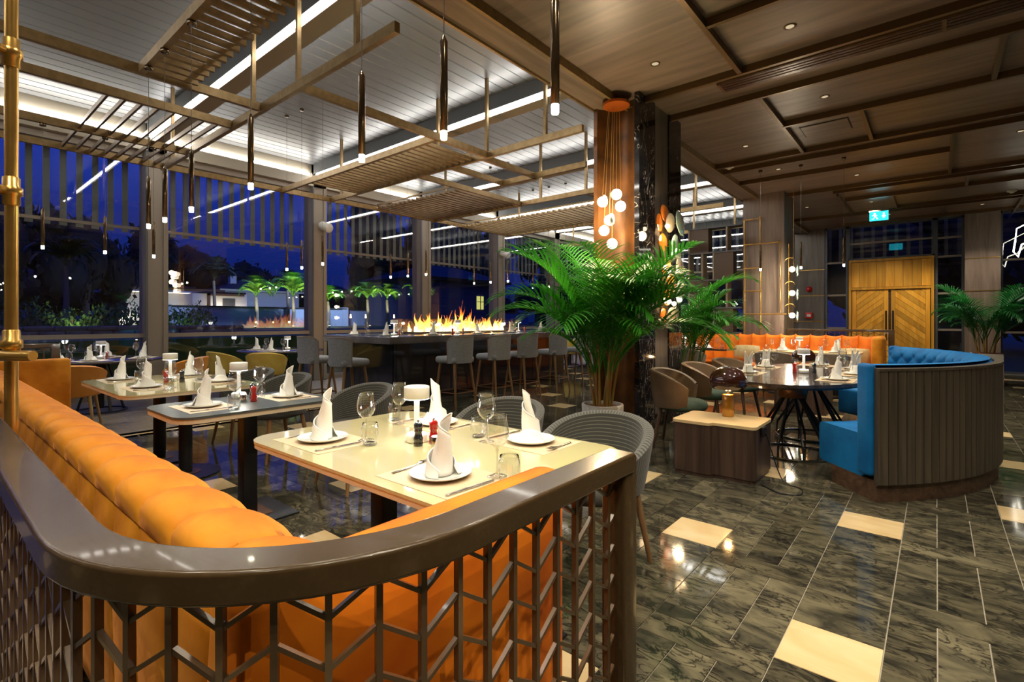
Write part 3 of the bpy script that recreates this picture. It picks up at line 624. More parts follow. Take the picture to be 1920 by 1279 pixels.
# oak double door with diagonal planks
door = struct('door_1', MB().box(-1.88, -1.82, YB-.08, YB+.06, 0, 2.96).box(-.1, -.04, YB-.08, YB+.06, 0, 2.96).box(-1.82, -.1, YB-.08, YB+.06, 2.9, 2.96).box(-1.82, -.1, YB-.08, YB+.06, 2.13, 2.19), 'door_wood')
MB().box(-1.82, -.1, YB-.02, YB+.04, 0, 2.9).build('backing', 'plinth_wood', door)
for k in range(9):
    a = -1.82+1.72/9*k; MB().box(a+.003, a+1.72/9-.003, YB-.045, YB-.02, 2.2, 2.89).build('plank', 'door_wood', door)
def clip(poly, ax, lim, keep):
    out = []
    for i in range(len(poly)):
        a, b = poly[i], poly[(i+1) % len(poly)]; ia, ib = keep*(a[ax]-lim) <= 0, keep*(b[ax]-lim) <= 0
        if ia: out.append(a)
        if ia != ib: t_ = (lim-a[ax])/(b[ax]-a[ax]); out.append((a[0]+(b[0]-a[0])*t_, a[1]+(b[1]-a[1])*t_))
    return out
for s, x0, x1 in ((1, -1.80, -.99), (-1, -.93, -.12)):
    for q in ((x0, x0+.09), (x1-.09, x1)): MB().box(q[0], q[1], YB-.05, YB-.02, 0, 2.12).build('stile', 'door_wood', door)
    xa, xb = x0+.093, x1-.093
    for k in range(-8, 22):
        c = .155*k; w_ = .148
        zx = lambda x: (x-xa) if s > 0 else (xb-x)
        poly = [(xa-.1, c+zx(xa-.1)*.85), (xb+.1, c+zx(xb+.1)*.85), (xb+.1, c+w_+zx(xb+.1)*.85), (xa-.1, c+w_+zx(xa-.1)*.85)]
        for ax, lim, kp in ((0, xa, -1), (0, xb, 1), (1, .02, -1), (1, 2.11, 1)):
            if poly: poly = clip(poly, ax, lim, kp)
        if len(poly) < 3: continue
        n = len(poly); vs = [(x, YB-.043, z) for x, z in poly]+[(x, YB-.02, z) for x, z in poly]
        MB().add(vs, [tuple(range(n)), tuple(range(2*n-1, n-1, -1))]+[(i, n+i, n+(i+1) % n, (i+1) % n) for i in range(n)]).build('plank', 'door_wood', door)
    hx = x1-.045 if s > 0 else x0+.045
    tag(MB().box(hx-.02, hx+.02, YB-.11, YB-.085, .75, 1.55).box(hx-.01, hx+.01, YB-.09, YB-.05, .85, .88).box(hx-.01, hx+.01, YB-.09, YB-.05, 1.42, 1.45).build('handle', 'black_metal', door), 'long black pull handle')
# emergency exit sign hung from the ceiling
sg = thing('exit_sign', 'glowing turquoise emergency exit sign hanging near the oak doors', 'sign', (-.98, 13.9, 3.62))
MB().box(-.17, .17, -.02, .02, -.1, .1).build('panel', 'sign', sg); MB().box(-.18, .18, -.03, .03, .1, .13).build('housing', 'alu', sg); MB().cyl((-.1, 0, .13), (-.1, 0, .3), .006).build('rod', 'alu', sg); MB().cyl((.1, 0, .13), (.1, 0, .3), .006).build('rod', 'alu', sg)
mb = MB()
def flat(pts, y=-.0225): mb.add([(x, y, z) for x, z in pts], [tuple(range(len(pts)))])
flat([(-.075+.018*math.cos(a*PI/4), .058+.018*math.sin(a*PI/4)) for a in range(8)])
flat([(-.1, .035), (-.06, .035), (-.05, -.01), (-.085, -.01)]); flat([(-.06, .035), (-.03, .01), (-.035, 0), (-.062, .02)]); flat([(-.1, .035), (-.125, .01), (-.118, .004), (-.092, .024)])
flat([(-.07, -.01), (-.05, -.01), (-.03, -.04), (-.01, -.07), (-.025, -.075), (-.05, -.045)]); flat([(-.085, -.01), (-.068, -.01), (-.09, -.05), (-.13, -.06), (-.13, -.07), (-.082, -.06)])
flat([(.075, .06), (.105, .06), (.105, .0), (.13, .0), (.09, -.06), (.05, .0), (.075, .0)])
mb.build('pictogram', 'sign_white', sg)
t = thing('alarm_bell', 'small red round alarm sounder on the dark wood wall', 'alarm', (-2.86, YB-.01, 2.2)); MB().lathe([(0, -.055), (.05, -.045), (.075, -.02), (.08, 0)], 20).build('dome', 'red', t).rotation_euler = (-PI/2, 0, 0); MB().cyl((0, -.0, 0), (0, .015, 0), .085, n=20).build('base', 'red', t)
t = thing('fire_call_point', 'square red fire alarm call point below the sounder', 'alarm', (-2.86, YB-.02, 1.43)); MB().rbox(-.09, .09, -.05, .012, -.09, .09, .012).build('case', 'red', t); MB().box(-.05, .05, -.056, -.049, -.035, .035).build('window', 'white', t)
# neon outline beside the far glass
t = thing('neon_sculpture', 'white glowing bent neon outline behind the far right glass', 'light', (1.55, 15.6, 0))
pts = [(-.3, 3.45), (-.32, 3.1), (-.25, 2.95), (-.17, 3.2), (-.05, 3.25), (.15, 3.55), (.5, 3.85)]
pts = [(-.22, 0, 3.05), (-.25, 0, 2.8), (-.18, 0, 2.68), (-.12, 0, 2.95), (.05, 0, 3.02), (.25, 0, 3.25), (.6, 0, 3.45), (.9, 0, 3.5)]
MB().tube(pts, .014, 8).build('tube', 'neon', t); MB().tube([(-.22, 0, 3.05), (-.2, 0, 3.3), (.3, 0, 3.6), (.9, 0, 3.65)], .01, 8).build('tube', 'neon', t)
for x, z in ((.3, 3.29), (.9, 3.65)): MB().cyl((x, 0, z), (x, 0, ZC), .004).build('wire', 'wire', t)

# ================================================================ banquettes
def channel_mesh(w, prof, puff=.03, nu=8):
    """padded channel of width w (along x) whose section runs along prof [(y,z)], bulging between the seams"""
    P_ = [Vector((0, y, z)) for y, z in prof]; n = len(P_); N = []
    for i in range(n):
        d = (P_[min(i+1, n-1)]-P_[max(i-1, 0)]).normalized(); N.append(Vector((0, -d.z, d.y)))
    mb = MB(); vs = []; fs = []
    for i in range(nu+1):
        u = .5-.5*math.cos(PI*i/nu); b = puff*(math.sin(PI*u)**.38 if 0 < u < 1 else 0)
        for k in range(n): q = P_[k]+N[k]*b*min(1, (k+.15)/2.6, (n-1-k+.15)/2.6); vs.append((w*(u-.5)*.997, q.y, q.z))
    for i in range(nu):
        for k in range(n-1): fs.append((i*n+k, i*n+k+1, (i+1)*n+k+1, (i+1)*n+k))
    mb.add(vs, fs, True)
    for i in (0, nu):
        idx = [i*n+k for k in range(n)]; mb.add([vs[j] for j in idx], [tuple(range(n)) if i == 0 else tuple(range(n-1, -1, -1))])
    return mb
def round_path(pts, r, n=5):
    out = []
    for i, p in enumerate(pts):
        if i in (0, len(pts)-1): out.append(p); continue
        p = Vector(p); a = Vector(pts[i-1]); b = Vector(pts[i+1]); rr = r[i] if isinstance(r, list) else r
        da = (a-p).normalized()*rr; db = (b-p).normalized()*rr
        for k in range(n+1):
            t = k/n; out.append(tuple((p+da)*(1-t)**2+p*2*t*(1-t)+(p+db)*t*t))
    return out
# front orange banquette: its back runs away from the camera, seats face the tables
bn = thing('banquette', 'long orange velvet banquette with padded channels behind the brown railing', 'bench', (0, 0, 0))
CW = .2445; xs = [-.99-CW*k for k in range(24)]
top = round_path([(.585, .43), (.57, .755), (.49, .815), (.41, .812), (.385, .765)], [0, .06, .05, .035, 0], 4)
rear = [(.40, .775), (.392, .755), (.39, .6), (.39, .3), (.39, .09)]
t0 = channel_mesh(CW, top[::-1], .05, 16).build('back_cushion', 'velvet', bn, (xs[0], 0, 0)); r0 = channel_mesh(CW, rear[::-1], .032, 12).build('rear_channel', 'velvet', bn, (xs[0], 0, 0))
for x in xs[1:]: share(t0, bn, (x, 0, 0)); share(r0, bn, (x, 0, 0))
MB().box(-6.85, -.87, .43, .56, .08, .74).build('back_frame', 'velvet_deep', bn)
for a, b in ((-6.85, -4.9), (-4.89, -2.9), (-2.89, -.87)): MB().rbox(a, b, .56, .95, .25, .43, .05).build('seat_cushion', 'velvet', bn)
MB().box(-6.85, -.87, .45, .90, .07, .26).build('base', 'velvet_deep', bn); MB().box(-6.8, -.9, .48, .86, 0, .07).build('plinth', 'black_metal', bn)
MB().rbox(-.85, -.755, .30, 1.13, .05, .905, .035).build('end_panel', 'velvet_deep', bn)
MB().rbox(-6.96, -6.86, .30, 1.08, .05, .905, .035).build('end_panel', 'velvet', bn)
# far orange banquette
fb = thing('banquette', 'long orange velvet banquette along the back wall behind the round table', 'bench', (0, 0, 0))
cw = .2535; prof = round_path([(10.93, .44), (10.97, 1.0), (11.07, 1.05), (11.15, .98), (11.15, .1)], [0, .04, .05, .05, 0], 4)
c0 = channel_mesh(cw, prof[::-1], .04, 12).build('back_cushion', 'velvet_deep', fb, (-4.5, 0, 0)); c0.scale = (1, 1, 1)
for k in range(1, 15): share(c0, fb, (-4.5+cw*k, 0, 0))
for a, b in ((-4.62, -2.7), (-2.69, -.82)): MB().rbox(a, b, 10.42, 10.96, .28, .46, .05).build('seat_cushion', 'velvet_deep', fb)
MB().box(-4.62, -.82, 10.5, 11.1, .07, .3).build('base', 'velvet_deep', fb); MB().box(-4.6, -.84, 10.54, 11.08, 0, .07).build('plinth', 'black_metal', fb)
MB().rbox(-.84, -.68, 10.36, 11.17, .05, 1.02, .06).build('end_panel', 'velvet', fb)
def pillow(label, loc, rz, tilt):
    t = thing('cushion', label, 'cushion', loc, rz)
    def fn(s):
        def g(u, v):
            x, z = u*2-1, v*2-1; k = (1-abs(x)**2.6)*(1-abs(z)**2.6); e = 1-.10*(1-abs(z)**2)*abs(x)**3-.10*(1-abs(x)**2)*abs(z)**3
            return (x*.25*(1-.08*z*z), s*.085*k**.55, .17+z*.165*(1-.08*x*x))
        return g
    o = MB().grid(fn(1), 14, 12).build('front', 'pillow', t); o.rotation_euler = (tilt, 0, 0)
    o = MB().grid(fn(-1), 14, 12).build('back', 'pillow', t); o.rotation_euler = (tilt, 0, 0)
pillow('gold satin cushion on the orange bench beside the dark table', (-2.92, 10.78, .47), 0, -.25)
pillow('gold satin cushion in the corner of the orange bench by its end panel', (-1.12, 10.75, .47), .15, -.25)

# ================================================================ railings with chevron lattice
def path_pts(pts, step):
    L_ = [0]
    for a, b in zip(pts, pts[1:]): L_.append(L_[-1]+(Vector(b)-Vector(a)).length)
    n = int(L_[-1]/step); out = []
    for k in range(n+1):
        d = L_[-1]-k*step; i = max(j for j in range(len(L_)) if L_[j] <= d+1e-6); i = min(i, len(pts)-2)
        t = (d-L_[i])/(L_[i+1]-L_[i]); a = Vector(pts[i]); b = Vector(pts[i+1]); out.append(a+(b-a)*t)
    return out
cxr, cyr, rr = -1.045, .60, .438
arc = [(cxr+rr*math.cos(a), cyr+rr*math.sin(a)) for a in [(-PI/2)+PI/2*k/14 for k in range(15)]]
rail_pts = [(-7.1, .162), (-5, .162), (-3, .162), (-2.2, .162), (-1.5, .162)]+arc+[(-.607, .8), (-.607, 1.0), (-.607, 1.15)]
def handrail(name, pts, zt, wd, ht, m, parent):
    sec = rrect(-wd/2, wd/2, zt-ht, zt, .007, 4); n = len(sec); vs = []; fs = []; k = len(pts)
    for i, p in enumerate(pts):
        a = Vector(pts[max(i-1, 0)]); b = Vector(pts[min(i+1, k-1)]); d = (b-a).normalized(); nx = Vector((d.y, -d.x))
        for s, z in sec: vs.append((p[0]+nx.x*s, p[1]+nx.y*s, z))
    for i in range(k-1):
        for j in range(n): fs.append((i*n+j, i*n+(j+1) % n, (i+1)*n+(j+1) % n, (i+1)*n+j))
    mb = MB().add(vs, fs, True); mb.add(vs[:n], [tuple(range(n-1, -1, -1))]); mb.add(vs[-n:], [tuple(range(n))])
    o = mb.build(name, m, parent); md = o.modifiers.new('edge', 'WEIGHTED_NORMAL'); md.keep_sharp = False; md.weight = 100; return o
rg = thing('railing', 'glossy brown curved railing with chevron lattice in front of the orange bench', 'railing', (0, 0, 0))
handrail('handrail', rail_pts, .972, .078, .048, 'rail', rg)
handrail('bottom_rail', rail_pts, .075, .045, .04, 'lattice', rg)
MB().rbox(-.64, -.574, 1.108, 1.174, 0, .965, .008).build('end_post', 'rail', rg)
near = [q for q in path_pts(rail_pts, .0705) if q.x > -3.05]
ZT, ZB, DZ, RISE = .926, .075, .0735, .047
chev = []; far_mb = MB()
for i, q in enumerate(near):
    if i: MB().box(-.005, .005, -.006, .006, ZB, ZT).build('upright', 'lattice', rg, (q.x, q.y, 0), math.atan2((near[min(i+1, len(near)-1)]-near[i-1]).y, (near[min(i+1, len(near)-1)]-near[i-1]).x))
    if i == 0: continue
    p = near[i-1]
    for k in range(12):
        za = ZT-.004-DZ*k; zb = za-RISE
        a, b = ((p, zb), (q, za)) if i % 2 == 0 else ((p, za), (q, zb))
        chev.append((p.x > -1.6 or k < 5, (a[0].x, a[0].y, a[1]), (b[0].x, b[0].y, b[1])))
cnt = 0
for nr, a, b in chev:
    if nr and cnt < 285: cnt += 1; MB().obox(a, b, .009, .0068, (0, 0, 1)).build('chevron_bar', 'lattice', rg)
    else: far_mb.obox(a, b, .009, .0068, (0, 0, 1))
tag(far_mb.build('distant_chevrons', 'lattice', rg), kind='stuff')
def small_railing(label, pts, zt):
    t = thing('railing', label, 'railing', (0, 0, 0)); handrail('handrail', pts, zt, .06, .045, 'lattice', t)
    for p in (pts[0], pts[-1]): MB().box(p[0]-.035, p[0]+.035, p[1]-.035, p[1]+.035, 0, zt-.005).build('post', 'lattice', t)
    qs = path_pts(pts, .09); mb = MB()
    for i, q in enumerate(qs):
        MB().box(-.005, .005, -.006, .006, .1, zt-.04).build('upright', 'lattice', t, (q.x, q.y, 0))
        if i:
            p = qs[i-1]
            for k in range(8):
                za = zt-.05-.11*k; zb = za-.055; A, B = (zb, za) if i % 2 else (za, zb); mb.obox((p.x, p.y, A), (q.x, q.y, B), .01, .008)
    tag(mb.build('chevrons', 'lattice', t), kind='stuff')
small_railing('short brown lattice railing past the far end of the orange bench', [(-7.2, .1), (-7.2, 1.0)], 1.05)
small_railing('brown lattice railing standing behind the far orange banquette', [(-2.35, 11.6), (-.62, 11.6)], 1.12)
# brass pole at the left with its knuckles and short arm
bp = thing('brass_pole', 'tall polished brass pole with ring joints at the left edge', 'pole', (-2.92, .27, 0))
MB().cyl((0, 0, 0), (0, 0, 4.7), .022, n=20).build('tube', 'brass', bp)
for z in (1.83, 2.40, 1.2): MB().lathe([(.022, -.06), (.028, -.055), (.028, -.02), (.036, -.015), (.036, .015), (.028, .02), (.028, .055), (.022, .06)], 20, (0, 0, z)).build('joint', 'brass', bp)
for z in (1.83, 2.40): MB().cyl((0, 0, z), (.035, -.045, z+.0), .017, n=14).build('bolt', 'brass', bp)
MB().tube([(-.5, -.10, 1.155), (.0, -.05, 1.155), (.10, .028, 1.155), (.13, .05, 1.155)], .021, 14).build('arm', 'brass', bp)

# ================================================================ tables
def pedestal(t, x, y, kind):
    if kind == 'square':
        MB().rbox(x-.05, x+.05, y-.045, y+.045, .012, .715, .006).build('pedestal', 'black_metal', t); MB().rbox(x-.24, x+.24, y-.24, y+.24, 0, .014, .006).build('base_plate', 'black_metal', t)
        MB().box(x-.12, x+.12, y-.12, y+.12, .014, .018).build('collar', 'copper', t)
    else:
        MB().cyl((x, y, .012), (x, y, .715), .05, n=24).build('pedestal', 'black_metal', t); MB().cyl((x, y, 0), (x, y, .014), .26, n=40).build('base_plate', 'black_metal', t)
        MB().cyl((x, y, .014), (x, y, .018), .11, n=30).build('collar', 'copper', t)
def rect_table(label, x0, x1, y0, y1, r, mtop, medge, peds, pk='round', th=.032):
    t = thing('dining_table', label, 'table', ((x0+x1)/2, (y0+y1)/2, 0)); cx, cy = (x0+x1)/2, (y0+y1)/2
    MB().prism(rrect(x0-cx, x1-cx, y0-cy, y1-cy, r, 8), .75-th*.35, .75).build('tabletop', mtop, t)
    MB().prism(rrect(x0-cx+.003, x1-cx-.003, y0-cy+.003, y1-cy-.003, r, 8), .75-th, .75-th*.35).build('edge', medge, t)
    for px, py in peds: pedestal(t, px-cx, py-cy, pk)
    return t
rect_table('glossy cream table with rounded corners in front beside the railing', -2.47, -1.0, 1.0, 1.97, .13, 'table_beige', 'table_edge', [(-2.08, 1.5), (-1.4, 1.5)], 'square')
rect_table('narrow dark oak table for two between the two cream tables', -3.88, -3.2, .95, 1.93, .13, 'table_dark', 'table_edge', [(-3.52, 1.45)], 'square', .04)
rect_table('glossy cream table farther along the orange bench', -5.95, -4.45, .98, 1.97, .13, 'table_beige', 'table_edge', [(-5.55, 1.5), (-4.86, 1.5)])
rect_table('cream table for four in front of the far orange bench', -2.45, -.95, 9.75, 10.5, .08, 'cream_lam', 'table_edge', [(-2.1, 10.1), (-1.3, 10.1)])
rect_table('dark square table at the left end of the far orange bench', -4.1, -3.0, 9.75, 10.5, .08, 'table_brown', 'table_brown', [(-3.55, 10.1)])
rect_table('distant pale table beyond the end of the bar', -8.7, -7.2, 11.9, 12.9, .1, 'table_beige', 'table_edge', [(-8.2, 12.4), (-7.6, 12.4)])
def round_table(label, x, y, r, mtop, group=None):
    t = thing('round_table', label, 'table', (x, y, 0))
    MB().lathe([(0, .75), (r-.01, .75), (r, .742), (r, .728), (r-.04, .715), (0, .715)], 48).build('tabletop', mtop, t)
    MB().cyl((0, 0, .05), (0, 0, .715), .04).build('pedestal', 'black_metal', t)
    for k in range(8):
        a = 2*PI*k/8+.2; c, s = math.cos(a), math.sin(a)
        MB().obox((c*.08, s*.08, .70), (c*.28, s*.28, .03), .03, .018).build('leg', 'black_metal', t)
    mb = MB(); mb.tube([(.30*math.cos(2*PI*k/32), .30*math.sin(2*PI*k/32), .02) for k in range(33)], .012, 8, caps=False); mb.build('floor_ring', 'black_metal', t)
    return t
round_table('round dark table by the window with orange chairs around it', -9.1, 1.75, .74, 'table_brown')
round_table('round dark table by the second window with mustard chairs', -9.35, 4.45, .74, 'table_brown')
# big oval table inside the blue booth
ov = thing('oval_table', 'large dark oval table with wire strut pedestals inside the blue booth', 'table', (-1.08, 6.02, 0))
MB().prism(ell(.68, 1.26, 72), .722, .75, smooth=True).build('tabletop', 'table_brown', ov); MB().prism(ell(.645, 1.225, 72), .70, .722, smooth=True).build('underside', 'table_brown', ov)
for yy in (-.47, .47):
    MB().lathe([(.0, .545), (.115, .548), (.122, .555), (.122, .70), (.08, .705)], 28, (0, yy, 0)).build('drum', 'copper', ov)
    for k in range(10):
        a = 2*PI*k/10+.15; c, s = math.cos(a), math.sin(a)
        MB().obox((c*.05, yy+s*.05, .60), (c*.33, yy+s*.33, .13), .013, .024).obox((c*.328, yy+s*.328, .14), (c*.335, yy+s*.335, .012), .013, .024).build('strut', 'black_metal', ov)
    mb = MB(); mb.tube([(.34*math.cos(2*PI*k/40), yy+.34*math.sin(2*PI*k/40), .010) for k in range(41)], .010, 8, caps=False); mb.build('floor_ring', 'steel', ov)

# ================================================================ blue curved booth
BX, BY, BR = -1.86, 6.1, 2.3; A0 = math.radians(47.6); A1 = math.radians(47.6); AS = math.radians(56)
bo = thing('booth', 'curved blue velvet booth with tufted back and dark vertical wood planks outside', 'booth', (0, 0, 0))
def pol(r, a, z): return (BX+r*math.cos(a), BY+r*math.sin(a), z)
npk = 54; da = (A0+A1)/npk
mb = MB(); h = BR*da/2-.0018
mb.add([(-.012, -h, .13), (0, -h+.003, .13), (0, h-.003, .13), (-.012, h, .13), (-.012, -h, .935), (0, -h+.003, .935), (0, h-.003, .935), (-.012, h, .935)], [(0, 1, 5, 4), (1, 2, 6, 5), (2, 3, 7, 6), (4, 5, 6, 7), (3, 2, 1, 0)])
p0 = None
for k in range(npk):
    a = -A0+da*(k+.5)
    if p0 is None: p0 = mb.build('plank', 'booth_wood', bo, pol(BR, a, 0), a)
    else: share(p0, bo, pol(BR, a, 0), a)
def arc_solid(name, r0, r1, z0, z1, m, a0=-A0, a1=A1, n=48, rnd=0):
    sec = [(r0, z0), (r1, z0), (r1, z1), (r0, z1)] if not rnd else [(x, z) for x, z in rrect(r0, r1, z0, z1, rnd, 5)]
    k = len(sec); vs = []; fs = []
    for i in range(n+1):
        a = a0+(a1-a0)*i/n
        for r, z in sec: vs.append(pol(r, a, z))
    for i in range(n):
        for j in range(k): fs.append((i*k+j, (i+1)*k+j, (i+1)*k+(j+1) % k, i*k+(j+1) % k))
    mb = MB().add(vs, fs, bool(rnd)); mb.add(vs[:k], [tuple(range(k))]); mb.add(vs[-k:], [tuple(range(k-1, -1, -1))])
    return mb.build(name, m, bo)
arc_solid('back_shell', BR-.05, BR-.013, .12, .935, 'booth_wood'); arc_solid('cap', BR-.055, BR+.004, .935, .955, 'booth_wood')
arc_solid('plinth', 1.80, BR-.03, 0, .145, 'plinth_wood'); arc_solid('seat', 1.65, 2.16, .145, .46, 'blue', rnd=.04, a1=AS)
arc_solid('back_core', 2.14, BR-.055, .42, .95, 'blue', rnd=.03)
tb = (A0+A1)*2.1/.17; VR = 2.7
def tuft(u, v):
    a = -A0+(A0+A1)*u; z = .44+.54*v
    if v > .86: k = (v-.86)/.14; r = 2.125+.11*k; z = .44+.54*.86+.075*math.sin(PI/2*min(1, k*1.4)) - .02*max(0, k-.7)
    else: r = 2.125
    U, V = u*tb, (v/.86)*VR
    d = (abs(math.sin(PI*(U+V)))*abs(math.sin(PI*(U-V))))**.4
    ease = 1 if v < .8 else max(0, (.95-v)/.15)
    return pol(r-.036*d*ease-.014*(1-ease), a, z)
tuf = MB().grid(tuft, 320, 40).build('tufted_back', 'blue', bo); bt0 = None
for i in range(int(tb*2)):
    for j in range(1, int(VR*2)):
        if (i+j) % 2: continue
        a = -A0+(A0+A1)*(i/2)/tb
        if a < .1 or a > A1-.03: continue
        if bt0 is None: bt0 = MB().sphere((0, 0, 0), .011, 4).build('button', 'blue', tuf, pol(2.118, a, .44+.54*.86*(j/2)/VR))
        else: share(bt0, tuf, pol(2.118, a, .44+.54*.86*(j/2)/VR))
for sg_ in (-1, 1):
    a = A1 if sg_ > 0 else -A0; c, s = math.cos(a), math.sin(a)
    o = MB().rbox(-.035, .10, -.03, .035, -.40, .41, .03).build('end_pad', 'blue', bo, pol(2.155, a+sg_*.004, .575), a)

# ================================================================ side tables and mushroom lamps
def box_table(label, x, y, rz=0):
    t = thing('side_table', label, 'table', (x, y, 0), rz)
    ol = [(-.33, -.30), (-.01, -.30), (.0, -.25), (.33, -.25), (.33, .27), (.05, .27), (.0, .22), (-.33, .22)]
    def rnd(pts, r):
        out = []; n = len(pts)
        for i, p in enumerate(pts):
            p = Vector(p); a = Vector(pts[i-1]); b = Vector(pts[(i+1) % n]); q = min(r, (a-p).length*.45, (b-p).length*.45)
            for k in range(5): t_ = k/4; out.append(tuple((p+(a-p).normalized()*q)*(1-t_)**2+p*2*t_*(1-t_)+(p+(b-p).normalized()*q)*t_*t_))
        return out
    MB().prism(rnd([(x_*.985, y_*.985) for x_, y_ in ol], .045), .03, .43).build('body', 'box_wood', t); MB().prism(rnd(ol, .05), .432, .455).build('tabletop', 'cream_lam', t)
    MB().prism(rnd([(x_*.95, y_*.95) for x_, y_ in ol], .04), 0, .03).build('plinth', 'box_wood', t)
    return t
box_table('low walnut side table with cream wavy top beside the blue booth', -1.41, 4.50, .0)
box_table('low walnut side table standing behind the oval table', -1.45, 8.2, .0)
def mushroom(label, x, y, z):
    t = thing('mushroom_lamp', label, 'lamp', (x, y, z))
    MB().lathe([(0, 0), (.048, 0), (.05, .005), (.05, .185), (.044, .192), (0, .192)], 28).build('base', 'amber', t); MB().cyl((0, 0, .19), (0, 0, .27), .009).build('stem', 'brass', t)
    MB().lathe([(.02, .265), (.09, .235), (.135, .245), (.155, .275), (.16, .31), (.145, .36), (.11, .405), (.06, .432), (0, .44)], 36).build('shade', 'mushroom', t)
    MB().cyl((0, 0, .236), (0, 0, .246), .05, .03, n=20).build('bulb', 'mush_glow', t); point('mushroom_bulb', (x, y, z+.215), 6, (1, .55, .2), .02)
mushroom('glossy dark brown mushroom lamp on the cream side table', -1.40, 4.62, .455)
mushroom('dark mushroom lamp glowing on the side table behind the oval table', -1.45, 8.2, .455)
cb = thing('lamp_cable', 'thin black cable trailing over the floor from the side table', 'cable')
MB().tube(round_path([(-1.05, 4.42, .40), (-1.0, 4.5, .15), (-.93, 4.45, .006), (-.78, 4.4, .006), (-.76, 4.22, .006), (-.9, 4.17, .006), (-1.05, 4.3, .006)], .06, 5), .0045, 6).build('cord', 'black_metal', cb); MB().rbox(-1.077, -1.05, 4.38, 4.46, .36, .44, .006).build('plug', 'black_metal', cb)

# ================================================================ chairs
def tub_chair(kind):
    sets = {'cord': ('cord_out', 'cord_in', 'cord_out', 'leg_wood'), 'orange': ('leather_orange', 'leather_orange', 'leather_orange', 'leg_gold'), 'mustard': ('mustard', 'mustard', 'mustard', 'leg_dark'),
            'brown': ('leather_brown', 'leather_brown', 'green_velvet', 'leg_dark'), 'taupe': ('taupe_fabric', 'taupe_fabric', 'taupe_fabric', 'leg_dark')}
    mo, mi_, ms, ml = sets[kind]; nm = {'cord': 'grey corduroy tub chair', 'orange': 'orange leather tub chair', 'mustard': 'mustard velvet tub chair', 'brown': 'brown leather tub chair', 'taupe': 'taupe fabric tub chair'}[kind]
    t = thing('tub_chair', nm, 'chair'); AM = math.radians(118); rx, ry = .275, .26
    zt = lambda u: .765-.17*abs(2*u-1)**2.2 if kind != 'brown' else .78-.16*abs(2*u-1)**3
    zb = lambda u: .40+.03*abs(2*u-1)
    def ring(u, v, k, rad):
        a = PI/2+AM*(2*u-1); z0, z1 = zb(u), zt(u); z = z0+(z1-z0)*v; fl = .84+.20*v**.8
        sq = abs(math.cos(a))**.0
        return ((rx*fl+rad)*math.cos(a), (ry*fl+rad)*math.sin(a)-.02, z)
    MB().grid(lambda u, v: ring(1-u, v, 0, .03), 28, 8, uv=True).grid(lambda u, v: ring(u, 1, 0, 0) if False else (lambda p, q: (p[0]+(q[0]-p[0])*v, p[1]+(q[1]-p[1])*v, p[2]+.014*math.sin(PI*v)))(ring(1-u, 1, 0, .03), ring(1-u, 1, 0, -.022)), 28, 4, uv=True).build('outer_shell', mo, t)
    MB().grid(lambda u, v: ring(u, v, 0, -.022), 28, 8, uv=True).build('inner_back', mi_, t)
    mb = MB()
    for u in (0, 1): mb.grid(lambda p, q: (lambda A, B: (A[0]+(B[0]-A[0])*p, A[1]+(B[1]-A[1])*p, A[2]))(ring(u, q, 0, .03), ring(u, q, 0, -.022)), 2, 8)
    mb.build('arm_front', mo, t)
    sec = [(0, .385), (.20, .385), (.245, .40), (.255, .43), (.245, .465), (.20, .485), (0, .49)]
    mb = MB().lathe(sec, 28); mb.v = [(x*1.02, y*1.0-.045, z) for x, y, z in mb.v]; mb.build('seat', ms, t)
    for sx in (-1, 1):
        for sy in (-1, 1): MB().cyl((sx*.17, sy*.15-.02, .40), (sx*.225, sy*.215-.02, 0), .021, .012, n=10).build('leg', ml, t)
    return t
CH = {k: Maker(lambda k=k: tub_chair(k)) for k in ('cord', 'orange', 'mustard', 'brown', 'taupe')}
def face(x, y, tx, ty): return math.atan2(ty-y, tx-x)+PI/2      # the chair looks along its own -y
for k, x, y, tx, ty, l in (
    ('cord', -2.15, 2.42, -2.1, 1, 'grey corduroy tub chair at the front cream table, farther from the railing end'),
    ('cord', -1.40, 2.36, -1.4, 1, 'grey corduroy tub chair at the front cream table, close to the railing end'),
    ('cord', -3.54, 2.30, -3.54, 1, 'grey corduroy tub chair tucked at the narrow dark table'),
    ('cord', -4.82, 2.28, -4.8, 1, 'grey corduroy tub chair at the farther cream table, near the dark table'),
    ('cord', -5.60, 2.28, -5.6, 1, 'grey corduroy tub chair at the farther cream table, on the window side'),
    ('orange', -7.85, 1.25, -9.1, 1.7, 'orange leather tub chair with its back toward the orange bench'),
    ('orange', -8.25, 2.55, -9.1, 1.75, 'orange leather tub chair behind the farther cream table'),
    ('mustard', -8.45, 3.78, -9.3, 4.45, 'mustard tub chair closest to the bar stools'),
    ('mustard', -9.25, 3.45, -9.35, 4.45, 'mustard tub chair nearest the window column'),
    ('brown', -2.05, 5.10, -1.0, 5.3, 'brown leather tub chair beside the walnut side table'),
    ('brown', -2.08, 6.05, -1.0, 6.05, 'brown leather tub chair in the middle of the oval table side'),
    ('brown', -2.02, 6.95, -1.0, 6.8, 'brown leather tub chair at the far end of the oval table'),
    ('taupe', -3.55, 9.35, -3.55, 10.4, 'taupe tub chair at the dark table by the far bench'),
    ('taupe', -1.25, 9.40, -1.25, 10.4, 'taupe tub chair at the cream table by the far bench'),
    ('taupe', -2.1, 9.40, -2.1, 10.4, 'taupe tub chair at the cream table near the gold cushion'),
    ('mustard', -7.6, 11.5, -7.6, 12.4, 'distant mustard tub chair beyond the end of the bar'),
    ('taupe', -6.75, 12.1, -7.7, 12.3, 'distant taupe tub chair half hidden by the palm')):
    CH[k]((x, y, 0), face(x, y, tx, ty), l)

